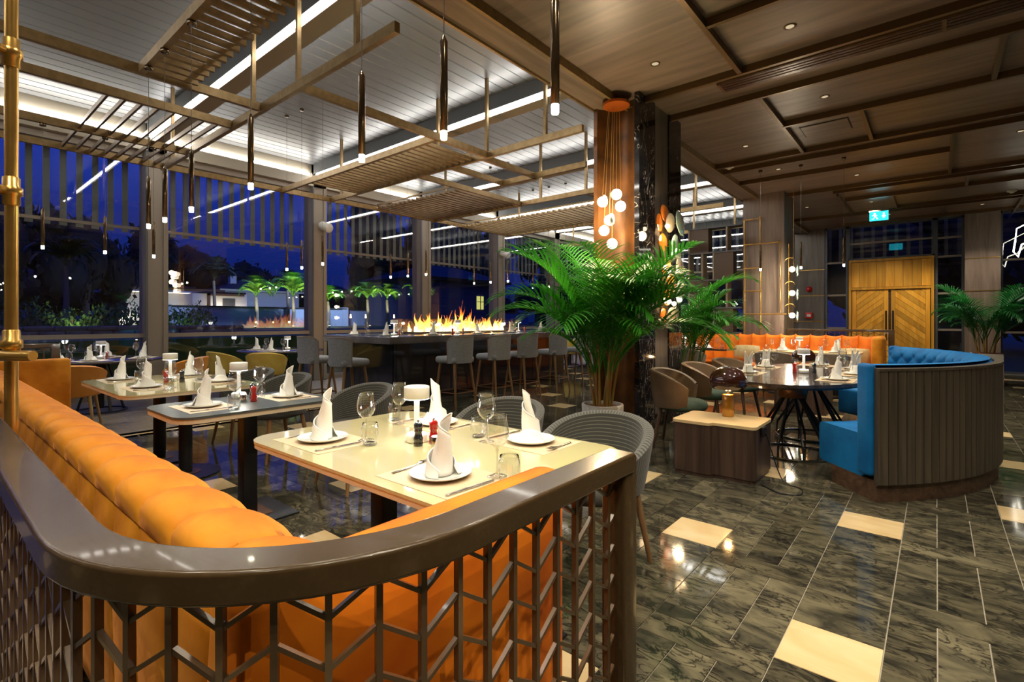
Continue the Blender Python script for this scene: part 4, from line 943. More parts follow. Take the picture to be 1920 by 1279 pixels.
# ================================================================ bar with fire pit, stools
bar = thing('bar_counter', 'long dark stone bar counter with the fire pit on top', 'bar', (0, 0, 0))
MB().rbox(-7.95, -6.1, 4.5, 9.55, .94, 1.05, .012).build('countertop', 'bar_stone', bar)
MB().box(-7.75, -6.32, 4.75, 9.3, .1, .94).build('body', 'bar_front', bar); MB().box(-7.7, -6.4, 4.85, 9.2, 0, .1).build('plinth', 'black_metal', bar)
for k in range(4): MB().box(-6.325, -6.312, 4.78+1.135*k, 4.78+1.135*k+1.12, .12, .93).build('panel', 'bar_front', bar)
MB().box(-7.7, -6.36, 4.74, 4.752, .12, .93).build('end_panel', 'bar_front', bar)
fp = thing('fire_pit', 'long glass-walled fire pit burning on the bar counter', 'fire pit', (-7.0, 6.8, 1.05))
for x0, x1, y0, y1 in ((-.3, -.29, -1.3, 1.3), (.29, .3, -1.3, 1.3)): MB().box(x0, x1, y0, y1, .01, .27).build('glass_panel', 'fire_glass', fp)
for y0, y1 in ((-1.31, -1.3), (1.3, 1.31)): MB().box(-.3, .3, y0, y1, .01, .27).build('glass_panel', 'fire_glass', fp)
MB().box(-.32, .32, -1.33, 1.33, 0, .012).build('tray', 'black_metal', fp); bed = MB().rbox(-.22, .22, -1.22, 1.22, .012, .04, .01).build('burner_bed', 'gravel', fp)
mb = MB(); rnd_ = random.Random(3)
for k in range(120):
    yy = rnd_.uniform(-1.18, 1.18); xx = rnd_.uniform(-.16, .16); hh = rnd_.uniform(.10, .25)+(.26 if rnd_.random() < .25 else 0)*(1-abs(yy)/1.6); rr_ = rnd_.uniform(.02, .048); ph = rnd_.random()*6; ld = rnd_.uniform(-.10, .10)
    if abs(yy-.12) < .2 and k % 2: hh += .14
    pts = []; rs = []
    for i in range(8):
        v = i/7; pts.append((xx+.03*math.sin(ph+v*5)*v, yy+.035*math.sin(ph*2+v*6)*v+ld*v*v, .03+hh*v)); rs.append(max(.001, rr_*(math.sin(PI*(v*.8+.2))**.9)*(1-v**2.2)))
    mb.tube(pts, rs, 7)
tag(mb.build('flames', 'flame', bed), kind='stuff')
for yy in (-.9, -.45, 0, .45, .9): point('fire_light', (-7.0, 6.8+yy, 1.24), 11, (1, .5, .16), .02)
def stool():
    t = thing('bar_stool', 'grey bar stool', 'stool')
    MB().rbox(-.22, .22, -.25, .17, .665, .765, .045, 4).build('seat', 'grey_fabric', t)
    def bk(u, v, rad):
        a = PI/2+math.radians(68)*(2*u-1); e = abs(2*u-1); z = .67+(.39-.07*e**6)*v; fl = .96+.08*v
        return ((.255*fl+rad)*math.cos(a), (.22*fl+rad)*math.sin(a)-.02, z)
    mb = MB().grid(lambda u, v: bk(1-u, v, .02), 18, 6).grid(lambda u, v: bk(u, v, -.025), 18, 6)
    lerp = lambda p, q, v: tuple(p[i]+(q[i]-p[i])*v for i in range(3))
    for v0 in (0, 1): mb.grid(lambda u, v: lerp(bk(1-u if v0 else u, v0, .02), bk(1-u if v0 else u, v0, -.025), v), 18, 2)
    for u0 in (0, 1): mb.grid(lambda u, v: lerp(bk(u0, u, .02), bk(u0, u, -.025), v), 6, 2)
    bkr = mb.build('backrest', 'grey_fabric', t)
    edge = [bk(0, v/6, .02) for v in range(7)]+[bk(u/18, 1, .02) for u in range(1, 19)]+[bk(1, 1-v/6, .02) for v in range(1, 7)]
    mb = MB().tube(edge, .007, 6); mb.build('piping', 'piping', bkr)
    for sx in (-1, 1):
        for sy, yy in ((-1, -.18), (1, .12)): MB().cyl((sx*.16, yy, .67), (sx*.21, yy+sy*.085, 0), .021, .014, n=10).build('leg', 'leg_wood', t)
    zf = .24; q = [(-.198, -.237), (.198, -.237), (.198, .177), (-.198, .177)]
    for a, b in zip(q, q[1:]+q[:1]): MB().cyl((a[0], a[1], zf), (b[0], b[1], zf), .008, n=8).build('footrest_rod', 'copper', t)
    return t
ST = Maker(stool); g_ = 'grey bar stools around the bar'
for x, y, rz, l in ((-5.45, 5.22, -PI/2, 'grey bar stool at the long bar side, nearest the bar corner'), (-5.42, 6.05, -PI/2, 'second grey bar stool along the long bar side'), (-5.4, 6.75, -PI/2, 'third grey bar stool along the long bar side'), (-5.38, 7.62, -PI/2, 'grey bar stool partly behind the palm leaves'),
                    (-5.38, 8.5, -PI/2, 'last grey bar stool on the long bar side'), (-6.25, 3.88, PI, 'grey bar stool at the bar end, nearer the bar corner'), (-7.05, 3.85, PI, 'grey bar stool at the bar end, nearer the mustard chairs')):
    ST((x, y, 0), rz, l, g_)

# ================================================================ things on the tables
def mk_plate():
    t = thing('plate', '', 'plate'); MB().lathe([(0, .006), (.062, .006), (.075, .009), (.104, .018), (.11, .0195), (.111, .018), (.10, .011), (.07, .0), (0, 0)], 36).build('dish', 'plate', t); return t
def mk_napkin(kind):
    t = thing('napkin', '', 'napkin'); tm = 2*PI*1.75
    def f(u, v):
        a = tm*u; r0 = .024+.024*u; zt = (.205 if kind == 0 else .19)*(1-u**1.25)**.85+.022
        z = zt*v; k = z/.2; r = r0*(1-.38*k)+.012*(1-k)**3*u+.0035*math.sin(a*1.9+z*40)
        return (r*math.cos(a+z*2.2)+.022*k*k, r*math.sin(a+z*2.2)-.01*k, z)
    o = MB().grid(f, 64, 10).build('cloth', 'napkin', t, solid=.0028)
    def hem(u): p = f(u, 1); return p
    MB().tube([hem(i/40) for i in range(41)], .003, 6).build('folded_hem', 'napkin', o)
    def tail(u, v):
        a = -1.2+2.4*u; r = .05+.042*v*(1-(2*u-1)**2*.6); return (r*math.cos(a+1), r*math.sin(a+1), .003+.055*(1-v)**1.6*(1-.5*(2*u-1)**2))
    MB().grid(tail, 12, 6).build('folded_tail', 'napkin', t, solid=.002); return t
def mk_rabbit():
    t = thing('napkin', '', 'napkin')
    MB().lathe([(.045, 0), (.048, .02), (.035, .07), (.03, .085)], 24).build('band', 'napkin', t, solid=.002)
    for s in (-1, 1):
        def f(u, v, s=s): w_ = .042*(1-v**2.2)+.002; a = (u-.5)*2.4; return (s*(.012+.028*v*v)+w_*math.sin(a)*.8, -.02+w_*math.cos(a)*.7, .03+.185*v)
        MB().grid(f, 10, 10).build('pointed_fold', 'napkin', t, solid=.003)
    return t
def mk_wine():
    t = thing('wine_glass', '', 'glass')
    MB().lathe([(.005, .098), (.018, .104), (.034, .122), (.0425, .143), (.041, .165), (.035, .195), (.0315, .218), (.0305, .218)], 28).build('bowl', 'glass', t)
    MB().lathe([(.035, 0), (.035, .0015), (.018, .004), (.006, .009), (.0038, .02), (.0035, .08), (.006, .096), (.005, .099)], 20).build('stem', 'glass_foot', t); return t
def mk_tumbler():
    t = thing('tumbler', '', 'glass'); MB().lathe([(.027, .008), (.033, .014), (.038, .04), (.037, .07), (.032, .098), (.0315, .098)], 24).build('wall', 'glass', t)
    MB().lathe([(0, 0), (.026, 0), (.031, .004), (.03, .01), (.026, .012), (0, .011)], 20).build('base', 'glass_foot', t); return t
def mk_fork():
    t = thing('fork', '', 'cutlery'); z = .003
    mb = MB(); prof = [(-.085, .006), (-.05, .0055), (0, .0035), (.03, .0035), (.045, .011), (.06, .0125)]
    mb.grid(lambda u, v: (lambda i, f_: ((prof[i][1]+(prof[i+1][1]-prof[i][1])*f_)*(2*v-1), prof[i][0]+(prof[i+1][0]-prof[i][0])*f_, z+.006*max(0, (u-.4))*2+.001*(1-(2*v-1)**2)))(min(4, int(u*5)), u*5-min(4, int(u*5))), 15, 4); mb.build('handle', 'steel', t, solid=.002)
    for k in range(4):
        x = -.0105+.007*k; MB().tube([(x, .058, z+.0085), (x, .08, z+.006), (x, .103, z+.010)], [.0022, .0021, .0012], 6).build('tine', 'steel', t)
    return t
def mk_knife():
    t = thing('knife', '', 'cutlery'); MB().rbox(-.0055, .0055, -.11, -.01, 0, .006, .002, 2).build('handle', 'steel', t)
    MB().prism([(-.006, -.01), (.006, -.01), (.0075, .05), (.005, .095), (-.004, .108), (-.006, .06)], .002, .004).build('blade', 'steel', t); return t
def mk_lamp():
    t = thing('table_lamp', '', 'lamp'); MB().lathe([(0, 0), (.044, 0), (.047, .004), (.047, .034), (.042, .04), (0, .04)], 32).build('base', 'white_plastic', t)
    MB().lathe([(.016, .04), (.0125, .06), (.012, .19), (.02, .2)], 20).build('stem', 'white_plastic', t)
    shd = MB().lathe([(.0, .252), (.05, .252), (.056, .25), (.057, .246), (.057, .197), (.054, .195)], 36); shd = shd.build('shade', 'white_plastic', t); MB().cyl((0, 0, .194), (0, 0, .197), .056, n=32).build('diffuser', 'lamp_glow', shd); return t
def mk_mill(c):
    t = thing('pepper_mill', '', 'mill')
    MB().lathe([(0, 0), (.021, 0), (.0215, .012), (.019, .018), (.0205, .024), (.0215, .034), (.018, .042), (.0165, .05), (.0155, .058), (.0165, .061)], 24).build('body', c, t)
    hd = MB().lathe([(.0165, .061), (.0185, .066), (.0165, .07), (.0195, .082), (.019, .094), (.012, .103), (0, .104)], 24); hd = hd.build('head', c, t); MB().sphere((0, 0, .109), .0055, 6).build('finial', 'steel', hd); return t
def mk_salt():
    t = thing('salt_cellar', '', 'cellar'); MB().lathe([(0, 0), (.02, 0), (.021, .003), (.021, .045), (.019, .047)], 24).build('cup', 'steel', t); MB().lathe([(.019, .047), (.017, .05), (0, .051)], 24).build('lid', 'white', t); return t
mk = {'plate': Maker(mk_plate), 'nap0': Maker(lambda: mk_napkin(0)), 'nap1': Maker(lambda: mk_napkin(1)), 'rab': Maker(mk_rabbit), 'wine': Maker(mk_wine), 'tum': Maker(mk_tumbler), 'fork': Maker(mk_fork), 'knife': Maker(mk_knife), 'lamp': Maker(mk_lamp),
      'mb': Maker(lambda: mk_mill('mill_black')), 'mr': Maker(lambda: mk_mill('mill_red')), 'mw': Maker(lambda: mk_mill('mill_brown')), 'salt': Maker(mk_salt)}
mat0 = {}
def setting(x, y, z, ang, place, m='mat_tan', full=True, nap=None, zt=None, mat_on=True, glass=True, rot=None):
    """one place setting; local +y is the way the diner looks"""
    c, s = math.cos(ang), math.sin(ang)
    W = lambda a, b, h=0: (x+a*c-b*s, y+a*s+b*c, z+h)
    h = 0
    if mat_on:
        k = m
        if k not in mat0:
            o = MB().box(-.2, .2, -.145, .145, .0003, .0016).build('placemat', m, None, W(.02, .0), ang); mat0[k] = o; tag(o, '', 'placemat')
        else: o = share(mat0[k], None, W(.02, .0), ang)
        o['label'] = ('tan' if m == 'mat_tan' else 'cream')+' rectangular placemat '+place; o['group'] = 'placemats'; h = .002
    mk['plate'](W(0, 0, h), random.random()*6, 'white round plate '+place, 'small white plates')
    n = nap or random.choice(['nap0', 'nap1'])
    mk[n](W(0, 0, h+.0085), rot if rot is not None else random.random()*6.28, ('two-pointed white napkin ' if n == 'rab' else 'cone-twisted white napkin ')+place, 'folded white napkins')
    if glass:
        mk['wine'](W(.155, .125, 0.001), 0, 'clear wine glass '+place, 'wine glasses'); mk['tum'](W(.245, .085, 0.001), 0, 'clear water tumbler '+place, 'water tumblers')
    if full:
        mk['fork'](W(-.155, -.01, h), ang+.06, 'steel fork '+place, 'forks'); mk['knife'](W(.175, -.02, h), ang-.05, 'steel knife '+place, 'knives')
T = .75
setting(-1.335, 1.20, T, 0, 'on the front cream table, bench side by the railing', rot=.7, nap='nap1')
setting(-2.15, 1.215, T, .0, 'on the front cream table, bench side by the rounded corner', rot=1.4)
setting(-1.40, 1.80, T, PI, 'on the front cream table, chair side by the railing end', rot=4.3)
setting(-2.02, 1.79, T, PI, 'on the front cream table, chair side behind the lamp', rot=3.4)
setting(-3.56, 1.20, T, 0, 'on the narrow dark table, bench side', 'mat_white', rot=2.2)
setting(-3.56, 1.74, T, PI, 'on the narrow dark table, chair side', 'mat_white', rot=1.0)
setting(-4.92, 1.24, T, 0, 'on the farther cream table, bench side toward the dark table', rot=3.0)
setting(-5.72, 1.24, T, 0, 'on the farther cream table, bench side at its far corner', rot=1.7)
setting(-4.88, 1.78, T, PI, 'on the farther cream table, chair side toward the dark table', rot=5)
setting(-5.66, 1.78, T, PI, 'on the farther cream table, chair side at its far corner', rot=2.7)
setting(-8.68, 1.55, T, PI/2+.3, 'on the round dark table, nearest the orange bench', 'mat_white', full=False)
setting(-8.9, 2.2, T, PI*.85, 'on the round dark table, toward the window column', 'mat_white', full=False)
setting(-9.5, 1.9, T, -PI/2, 'on the round dark table, window side', 'mat_white', full=False)
setting(-9.2, 1.3, T, 0, 'on the round dark table, toward the lattice railing', 'mat_white', full=False)
setting(-9.0, 4.1, T, .3, 'on the mustard chair table, nearest the bar stools', 'mat_white', full=False)
setting(-9.55, 4.1, T, -.2, 'on the mustard chair table, nearest the column', 'mat_white', full=False)
setting(-9.0, 4.75, T, 2.6, 'on the mustard chair table, behind the stool backs', 'mat_white', full=False)
B = 1.05
for x, y, a, p in ((-7.35, 4.72, 0, 'at the bar end, nearest the windows'), (-6.5, 4.72, 0, 'at the bar end, by the bar corner'), (-6.36, 5.55, PI/2, 'on the long bar side, before the left part of the fire'), (-6.36, 6.6, PI/2, 'on the long bar side, before the right part of the fire'),
                   (-6.36, 7.55, PI/2, 'on the long bar side, just past the fire'), (-6.36, 8.5, PI/2, 'on the long bar side, at the far end')):
    setting(x, y, B, a, p, full=False, mat_on=False)
O = .75
for x, y, a, p, n in ((-1.5, 5.6, -PI/2, 'on the oval table, in front of the nearest brown chair', 'rab'), (-1.52, 6.4, -PI/2, 'on the oval table, in front of the middle brown chair', 'rab'), (-1.08, 7.05, PI, 'on the oval table, far end behind the lamp', 'nap0'),
                      (-.70, 5.45, PI/2, 'on the oval table, booth side nearest the wooden back', 'nap1'), (-.62, 6.1, PI/2, 'on the oval table, middle of the booth side', 'rab'), (-.70, 6.75, PI/2, 'on the oval table, far booth side', 'rab')):
    setting(x, y, O, a, p, full=(y < 5.7), nap=n, rot=.7+.3*random.random())
for x, y, a, p, tb_ in ((-2.15, 10.28, PI, 'on the far cream table, bench side by the lamp', 1), (-1.3, 10.28, PI, 'on the far cream table, bench side by the cushion', 1), (-2.1, 9.95, 0, 'on the far cream table, chair side left', 1), (-1.3, 9.95, 0, 'on the far cream table, chair side right', 1),
                        (-3.75, 10.25, PI, 'on the far dark table, bench side', 0), (-3.4, 9.95, 0, 'on the far dark table, chair side', 0), (-8.2, 12.15, 0, 'on the distant table beyond the bar, window side', 0), (-7.6, 12.15, 0, 'on the distant table beyond the bar, palm side', 0), (-7.9, 12.6, PI, 'on the distant table beyond the bar, far side', 0)):
    setting(x, y, T, a, p, full=False, mat_on=False)
for x, y, z, p in ((-1.80, 1.475, T, 'at the centre of the front cream table'), (-3.76, 1.49, T, 'on the narrow dark table'), (-5.25, 1.5, T, 'on the farther cream table'), (-9.1, 1.75, T, 'on the round dark table by the orange chairs'), (-9.2, 4.5, T, 'on the mustard chair table'),
                   (-6.6, 4.95, B, 'at the corner of the bar'), (-6.45, 6.2, B, 'in front of the fire pit'), (-6.5, 7.95, B, 'on the far half of the bar'), (-1.05, 5.95, O, 'in the middle of the oval table'), (-1.85, 10.1, T, 'on the far cream table'), (-3.9, 10.1, T, 'on the far dark table')):
    mk['lamp']((x, y, z), random.random(), 'white cordless table lamp with drum shade '+p, 'white table lamps')
    point('table_lamp_light', (x, y, z+.17), 1.6, (1, .95, .85), .04)
for kd, x, y, z, p in (('mb', -1.735, 1.43, T, 'on the front cream table beside the lamp'), ('mr', -1.715, 1.50, T, 'on the front cream table behind the black mill'), ('mr', -3.52, 1.49, T, 'on the narrow dark table'), ('mb', -3.68, 1.55, T, 'on the narrow dark table beside the lamp'),
                       ('mr', -5.16, 1.44, T, 'on the farther cream table'), ('mb', -5.08, 1.54, T, 'on the farther cream table'), ('mr', -1.13, 5.93, O, 'on the oval table beside the lamp'), ('mb', -.96, 5.97, O, 'on the oval table beside the lamp'),
                       ('mr', -6.42, 6.05, B, 'on the bar in front of the fire'), ('mw', -6.42, 6.3, B, 'on the bar in front of the fire'), ('mr', -6.42, 8.05, B, 'on the far half of the bar'), ('mr', -6.5, 4.98, B, 'at the corner of the bar'), ('mr', -1.72, 10.1, T, 'on the far cream table'), ('mr', -9.0, 1.8, T, 'on the round dark table')):
    mk[kd]((x, y, z), random.random()*6, '%s pepper mill %s' % ({'mb': 'glossy black', 'mr': 'glossy red', 'mw': 'brown'}[kd], p))
for x, y, p in ((-1.655, 1.46, 'on the front cream table beside the mills'), (-3.58, 1.45, 'on the narrow dark table'), (-5.10, 1.46, 'on the farther cream table')):
    mk['salt']((x, y, T), 0, 'small steel salt cellar '+p)

# ================================================================ pendants
def mk_pend():
    t = thing('pendant_lamp', '', 'lamp')
    tb_ = MB().lathe([(.008, .0), (.0175, .0), (.0175, .40), (.012, .41), (.006, .425), (.003, .43)], 18); tb_ = tb_.build('tube', 'pend', t)
    MB().lathe([(0, -.036), (.013, -.036), (.0148, -.03), (.0148, 0)], 16).build('glass_tip', 'pend_glow', tb_)
    MB().cyl((0, 0, .42), (0, 0, 1.5), .0022, n=6).build('wire', 'wire', t)
    MB().lathe([(0, 1.47), (.03, 1.47), (.032, 1.475), (.032, 1.5), (0, 1.5)], 16).build('canopy', 'pend', t); return t
PN = Maker(mk_pend); gp = 'slim pendant lamps'
plist = [(-1.14, 1.62, 2.14, 'pendant nearest the copper pillar over the front table'), (-1.68, 1.53, 2.14, 'pendant over the middle of the front cream table'), (-2.24, 1.48, 2.14, 'pendant over the front cream table end'), (-3.23, 1.35, 2.14, 'pendant over the narrow dark table'),
         (-4.25, 1.35, 2.14, 'pendant over the near end of the farther cream table'), (-4.86, 1.35, 2.14, 'pendant over the middle of the farther cream table'), (-5.3, 1.35, 2.14, 'pendant over the far end of the farther cream table'),
         (-7.75, .97, 2.14, 'pendant nearest the lattice railing by the window'), (-7.75, 1.53, 2.14, 'pendant over the round dark table'), (-7.75, 2.03, 2.14, 'pendant in front of the first window column'),
         (-8.1, 3.95, 2.14, 'outer pendant above the mustard chairs'), (-7.67, 3.98, 2.14, 'middle pendant above the mustard chairs'), (-6.9, 3.9, 2.14, 'pendant before the second window column'),
         (-8.04, 5.95, 2.14, 'outer pendant of the row left of the fire'), (-7.58, 6.0, 2.14, 'middle pendant of the row left of the fire'), (-7.06, 6.0, 2.14, 'inner pendant of the row left of the fire'),
         (-7.95, 8.15, 2.14, 'outer pendant of the row right of the fire'), (-7.45, 8.15, 2.14, 'middle pendant of the row right of the fire'), (-6.95, 8.15, 2.14, 'inner pendant of the row right of the fire'),
         (-7.9, 10.25, 2.14, 'outer pendant behind the palm leaves'), (-7.4, 10.25, 2.14, 'middle pendant behind the palm leaves'), (-6.9, 10.25, 2.14, 'inner pendant behind the palm leaves'),
         (-2.36, 9.59, 2.2, 'pendant in front of the brass lattice'), (-1.75, 9.67, 2.2, 'pendant in front of the second column edge'), (-1.14, 9.68, 2.2, 'pendant in front of the oak doors'), (-4.0, 9.6, 2.3, 'pendant left of the open shelf')]
for i, (x, y, z, l) in enumerate(plist):
    o = PN((x, y, z), 0, 'slim bronze tube '+l, gp); top = (FZ-.0425 if (y < 1.4 or x == -7.75) else 4.63 if x < -3.2 else ZC)-z
    if -3.2 < x and y < 2: top = ZC-z
    for c in o.children:
        if c.name.startswith('wire'): c.scale = (1, 1, (top-.42)/1.08); c.location.z = .42-.42*(top-.42)/1.08
        if c.name.startswith('canopy'): c.location.z = top-1.5
    spot('pendant_beam', (x, y, z-.045), SPOT_W, 125, (1, .9, .7), .02, .8)

# ================================================================ cluster lamps
cl = thing('cluster_pendant', 'cluster of glowing globes on wires hanging in the copper niche', 'lamp', (-2.90, 5.28, 0))
MB().cyl((.03, .04, 3.80), (.03, .04, 3.832), .155, n=36).build('canopy', 'canopy_orange', cl)
for i, (x, y, z, sh_) in enumerate(((-.13, 0, 2.70, 1), (.07, -.03, 2.75, 0), (.09, .03, 2.62, 0), (-.01, -.05, 2.46, 1), (-.12, .02, 2.36, 0), (-.03, .05, 2.20, 0))):
    MB().sphere((x, y, z), .062, 10).build('globe', 'globe', cl); MB().cyl((x, y, z+.06), (x*.6, y*.6+.05, 3.80), .0025, n=6).build('wire', 'brass', cl)
    if sh_: MB().lathe([(.05, .02), (.07, .0), (.072, -.01), (.05, -.02)], 20, (0, 0, 0)).build('cover', 'shell_white', cl, (x+.045, y-.02, z)).rotation_euler = (0, PI/2, .3)
    point('globe_light', (x-2.9, y+5.2, z), 9, (1, .72, .42), .07)
dw = thing('disc_wall_lamp', 'wall lamp of overlapping orange, green and smoky glass discs on the marble pillar', 'lamp', (-2.6, 6.0, 0))
for i, (y, z, r, c, off) in enumerate(((-.06, 2.60, .11, 'disc_orange', .06), (-.20, 2.47, .11, 'disc_orange', .05), (.0, 2.49, .12, 'disc_smoke', .10), (.24, 2.52, .165, 'disc_green', .13), (-.13, 2.24, .11, 'disc_orange', .06), (.09, 2.22, .14, 'disc_green', .12),
        (.28, 2.18, .12, 'disc_smoke', .07), (.27, 1.95, .15, 'disc_smoke', .11), (-.05, 1.95, .12, 'disc_orange', .07), (-.26, 1.80, .10, 'disc_smoke', .05), (.02, 1.74, .12, 'disc_orange', .1), (.27, 1.66, .165, 'disc_green', .12),
        (-.08, 1.60, .13, 'disc_orange', .08), (-.11, 1.33, .12, 'disc_orange', .06), (.03, 1.34, .12, 'disc_smoke', .1), (.25, 1.38, .12, 'disc_smoke', .07))):
    o = MB().lathe([(0, .007), (r*.9, .006), (r, .0), (r*.9, -.006), (0, -.007)], 30).build('disc', c, dw, (off, y, z)); o.rotation_euler = (0, PI/2+.12*((i % 3)-1), .15*((i % 2)-.5))
    MB().cyl((0, y, z), (off+.012, y, z), .006, n=8).build('pin', 'brass', dw)
MB().box(-.005, .012, -.03, .03, 1.3, 2.65).build('back_bar', 'brass', dw)
for y, z in ((-.18, 2.42), (-.02, 2.10), (.12, 2.16), (-.14, 1.88), (.12, 1.9), (-.13, 1.52), (.02, 1.50), (.2, 1.55)):
    MB().sphere((.14, y, z), .028, 8).build('bulb', 'globe', dw)
for y, z in ((-.1, 2.35), (.05, 1.95), (-.05, 1.52)): point('disc_lamp_light', (-2.38, 6.0+y, z), 5, (1, .68, .36), .06)
gl = thing('globe_string_lamp', 'three glowing globes with green glass discs hanging beside the wood column', 'lamp', (-2.15, 11.2, 0))
MB().cyl((0, 0, 2.25), (0, 0, ZC), .004).build('wire', 'brass', gl); MB().cyl((.0, 0, 2.4), (.0, 0, 3.1), .016).build('tube', 'pend', gl)
for z in (2.30, 1.83, 1.39):
    MB().sphere((-.03, 0, z), .055, 10).build('globe', 'globe', gl); MB().lathe([(0, .006), (.11, .005), (.12, 0), (0, -.006)], 28).build('disc', 'disc_green', gl, (.055, 0, z-.03)).rotation_euler = (0, PI/2, .4)
    MB().tube([(-.07+.1*0+.09*math.cos(a), 0, z+.16+.07*math.sin(a)) for a in [PI*k/12 for k in range(13)]], .006, 6).build('hook', 'brass', gl)
    point('globe_string_light', (-2.2, 11.1, z), 6, (1, .85, .62), .06)
for x, y, l in ((XW+.33, 5.77, 'white cylinder spotlight on the column left of the fire'), (XW+.33, 11.7, 'white cylinder spotlight on the column right of the fire')):
    t = thing('wall_speaker', l.replace('spotlight', 'speaker'), 'speaker', (x, y, 3.3)); MB().lathe([(0, -.17), (.07, -.17), (.09, -.14), (.10, .1), (.09, .12), (.0, .11)], 24).build('body', 'speaker', t).rotation_euler = (.3, PI/2+.35, .5)
    MB().cyl((-.16, 0, .0), (0, 0, 0), .02).build('bracket', 'speaker', t)

# ================================================================ potted palms
def frond_mesh(bend, L_, nl, seed, m, wid=1.0):
    r = random.Random(seed); mb = MB(); N = 26; pts = []; p = Vector((0, 0, 0)); th = math.radians(12)
    for i in range(N+1):
        pts.append(p.copy()); d = Vector((math.sin(th), 0, math.cos(th))); p = p+d*(L_/N); th += bend/N*(.4+1.2*i/N)
    mb.tube(pts, [.006*(1-.8*i/N)+.0012 for i in range(N+1)], 5, 0)
    for k in range(nl):
        t = .26+.74*k/(nl-1); i = min(N-1, int(t*N)); f = t*N-i; b = pts[i]+(pts[i+1]-pts[i])*f; tg = (pts[i+1]-pts[i]).normalized(); up = Vector((-tg.z, 0, tg.x))*-1
        up = Vector((0, 1, 0)).cross(tg)*-1
        if up.z < 0: up = -up
        ln = L_*.40*math.sin(PI*(.16+.78*(t-.26)/.74))**.8*r.uniform(.88, 1.08)
        for s in (-1, 1):
            d0 = (tg*(.55+.45*t)+Vector((0, s, 0))*(1-.25*t)+up*(.42+.12*r.random())).normalized()
            q = b.copy(); wv = .0075*(L_/1.2)*wid; side = d0.cross(Vector((0, 0, 1))).normalized() if abs(d0.z) < .95 else Vector((1, 0, 0)); vs = []; d = d0.copy(); S = 4
            for j in range(S+1):
                v = j/S; ww = wv*(math.sin(PI*min(1, .22+.78*v))**.7 if v < 1 else .02); vs += [q+side*ww, q-side*ww]; d = (d+Vector((0, 0, -.16-.09*r.random()))).normalized(); q = q+d*(ln/S)
            mb.add(vs, [(2*j, 2*j+1, 2*j+3, 2*j+2) for j in range(S)], True)
    return mb.mesh('frond', m)
FR = {}
def palm(label, x, y, z0, pot, n, hgt, L_, m='frond', seed=1, pr=.22, ph=.38, square=False, kind='potted_palm', avoid=None):
    r = random.Random(seed); t = thing(kind, label, 'plant', (x, y, z0))
    if square:
        MB().rbox(-pr, pr, -pr, pr, 0, ph, .01).build('pot', 'pot', t); MB().box(-pr*.9, pr*.9, -pr*.9, pr*.9, ph, ph+.01).build('soil', 'soil', t)
    elif pot:
        MB().lathe([(0, 0), (pr*.9, 0), (pr*.93, .01), (pr, ph-.01), (pr-.005, ph), (pr-.025, ph), (pr-.03, ph-.05)], 36).build('pot', 'pot', t); MB().cyl((0, 0, ph-.06), (0, 0, ph-.035), pr-.025, n=30).build('soil', 'soil', t)
    if m not in FR: FR[m] = [frond_mesh(b, 1.0, 25, 5+i, m, 1.35) for i, b in enumerate((.9, 1.3, 1.75, 2.2))]
    tops = []
    nc = 11
    for k in range(nc):
        a = 2*PI*k/nc+r.random()*.5; rad = pr*.62*math.sqrt(r.random()); h = hgt*r.uniform(.35, 1.0); ln = .04+.14*r.random()
        b = Vector((rad*math.cos(a), rad*math.sin(a), ph-.05)); e = b+Vector((ln*math.cos(a), ln*math.sin(a), h))
        MB().tube([b, b*.6+e*.4+Vector((0, 0, .02)), e], [.015, .012, .007], 8).build('cane', 'cane', t); tops.append((b, e, a))
    for k in range(n):
        b, e, a = tops[k % nc]; v = r.uniform(.45, 1); p = b+(e-b)*v; az = a+r.uniform(-1.1, 1.1)
        if r.random() < .35: az = r.random()*6.28
        if avoid:
            dv = (az-avoid+PI) % (2*PI)-PI
            if abs(dv) < .95: az = avoid+(1.0 if dv >= 0 else -1.0)*r.uniform(.95, 1.5)
        i = r.choice([0, 0, 1, 1, 2, 3]) if v > .7 else r.choice([1, 2, 3])
        o = bpy.data.objects.new('frond', FR[m][i]); COL.objects.link(o); o.parent = t; o.location = p; s = L_*r.uniform(.7, 1.12)
        o.rotation_euler = (r.uniform(-.12, .12), r.uniform(-.12, .22), az); o.scale = (s, s, s)
    return t
palm('tall green potted palm in a white round pot in front of the copper pillar', -2.72, 4.74, 0, True, 46, .95, 1.3, seed=4, ph=.41, avoid=PI/2)
palm('green potted palm behind the marble pillar', -2.86, 7.42, 0, True, 40, .95, 1.15, seed=9, avoid=-PI/2)
palm('dark green potted palm in a tall square pot by the far column', .78, 14.07, 0, True, 36, .8, 1.15, 'frond_dark', seed=12, pr=.24, ph=.62, square=True)

# ================================================================ garden at dusk
GZ = .92
gr = struct('garden_ground', MB().box(-115, XW-1.3, -40, 70, -.4, GZ), 'grass')
struct('forecourt_ground', MB().box(XW-1.0, 30, 17.3, 60, -.3, -.03), 'grass')
rt = struct('terrace_paving', MB().box(XW-1.0, XW-.2, -30, 45, -.3, -.02), 'stone')
st_ = thing('stone_wall', 'low rough stone garden wall outside the first window', 'wall', (-15.6, 0, GZ))
rnd_ = random.Random(2)
for row in range(2):
    y = -4+.2*row
    while y < 6.2:
        l = rnd_.uniform(.35, .6); MB().rbox(-.14, .14, 0, l-.02, .12*row, .12*row+.112, .02, 1).build('stone', 'stone', st_, (rnd_.uniform(-.02, .02), y, 0)); y += l
gw = thing('garden_wall', 'long pale garden wall behind the lit palms', 'wall', (-27.5, 11.6, GZ))
MB().box(-.15, .15, -4.0, 5.3, 0, 1.02).build('panel', 'wall_blue', gw); MB().box(-.22, .22, -4.05, 5.4, 1.02, 1.08).build('coping', 'roof_dark', gw)
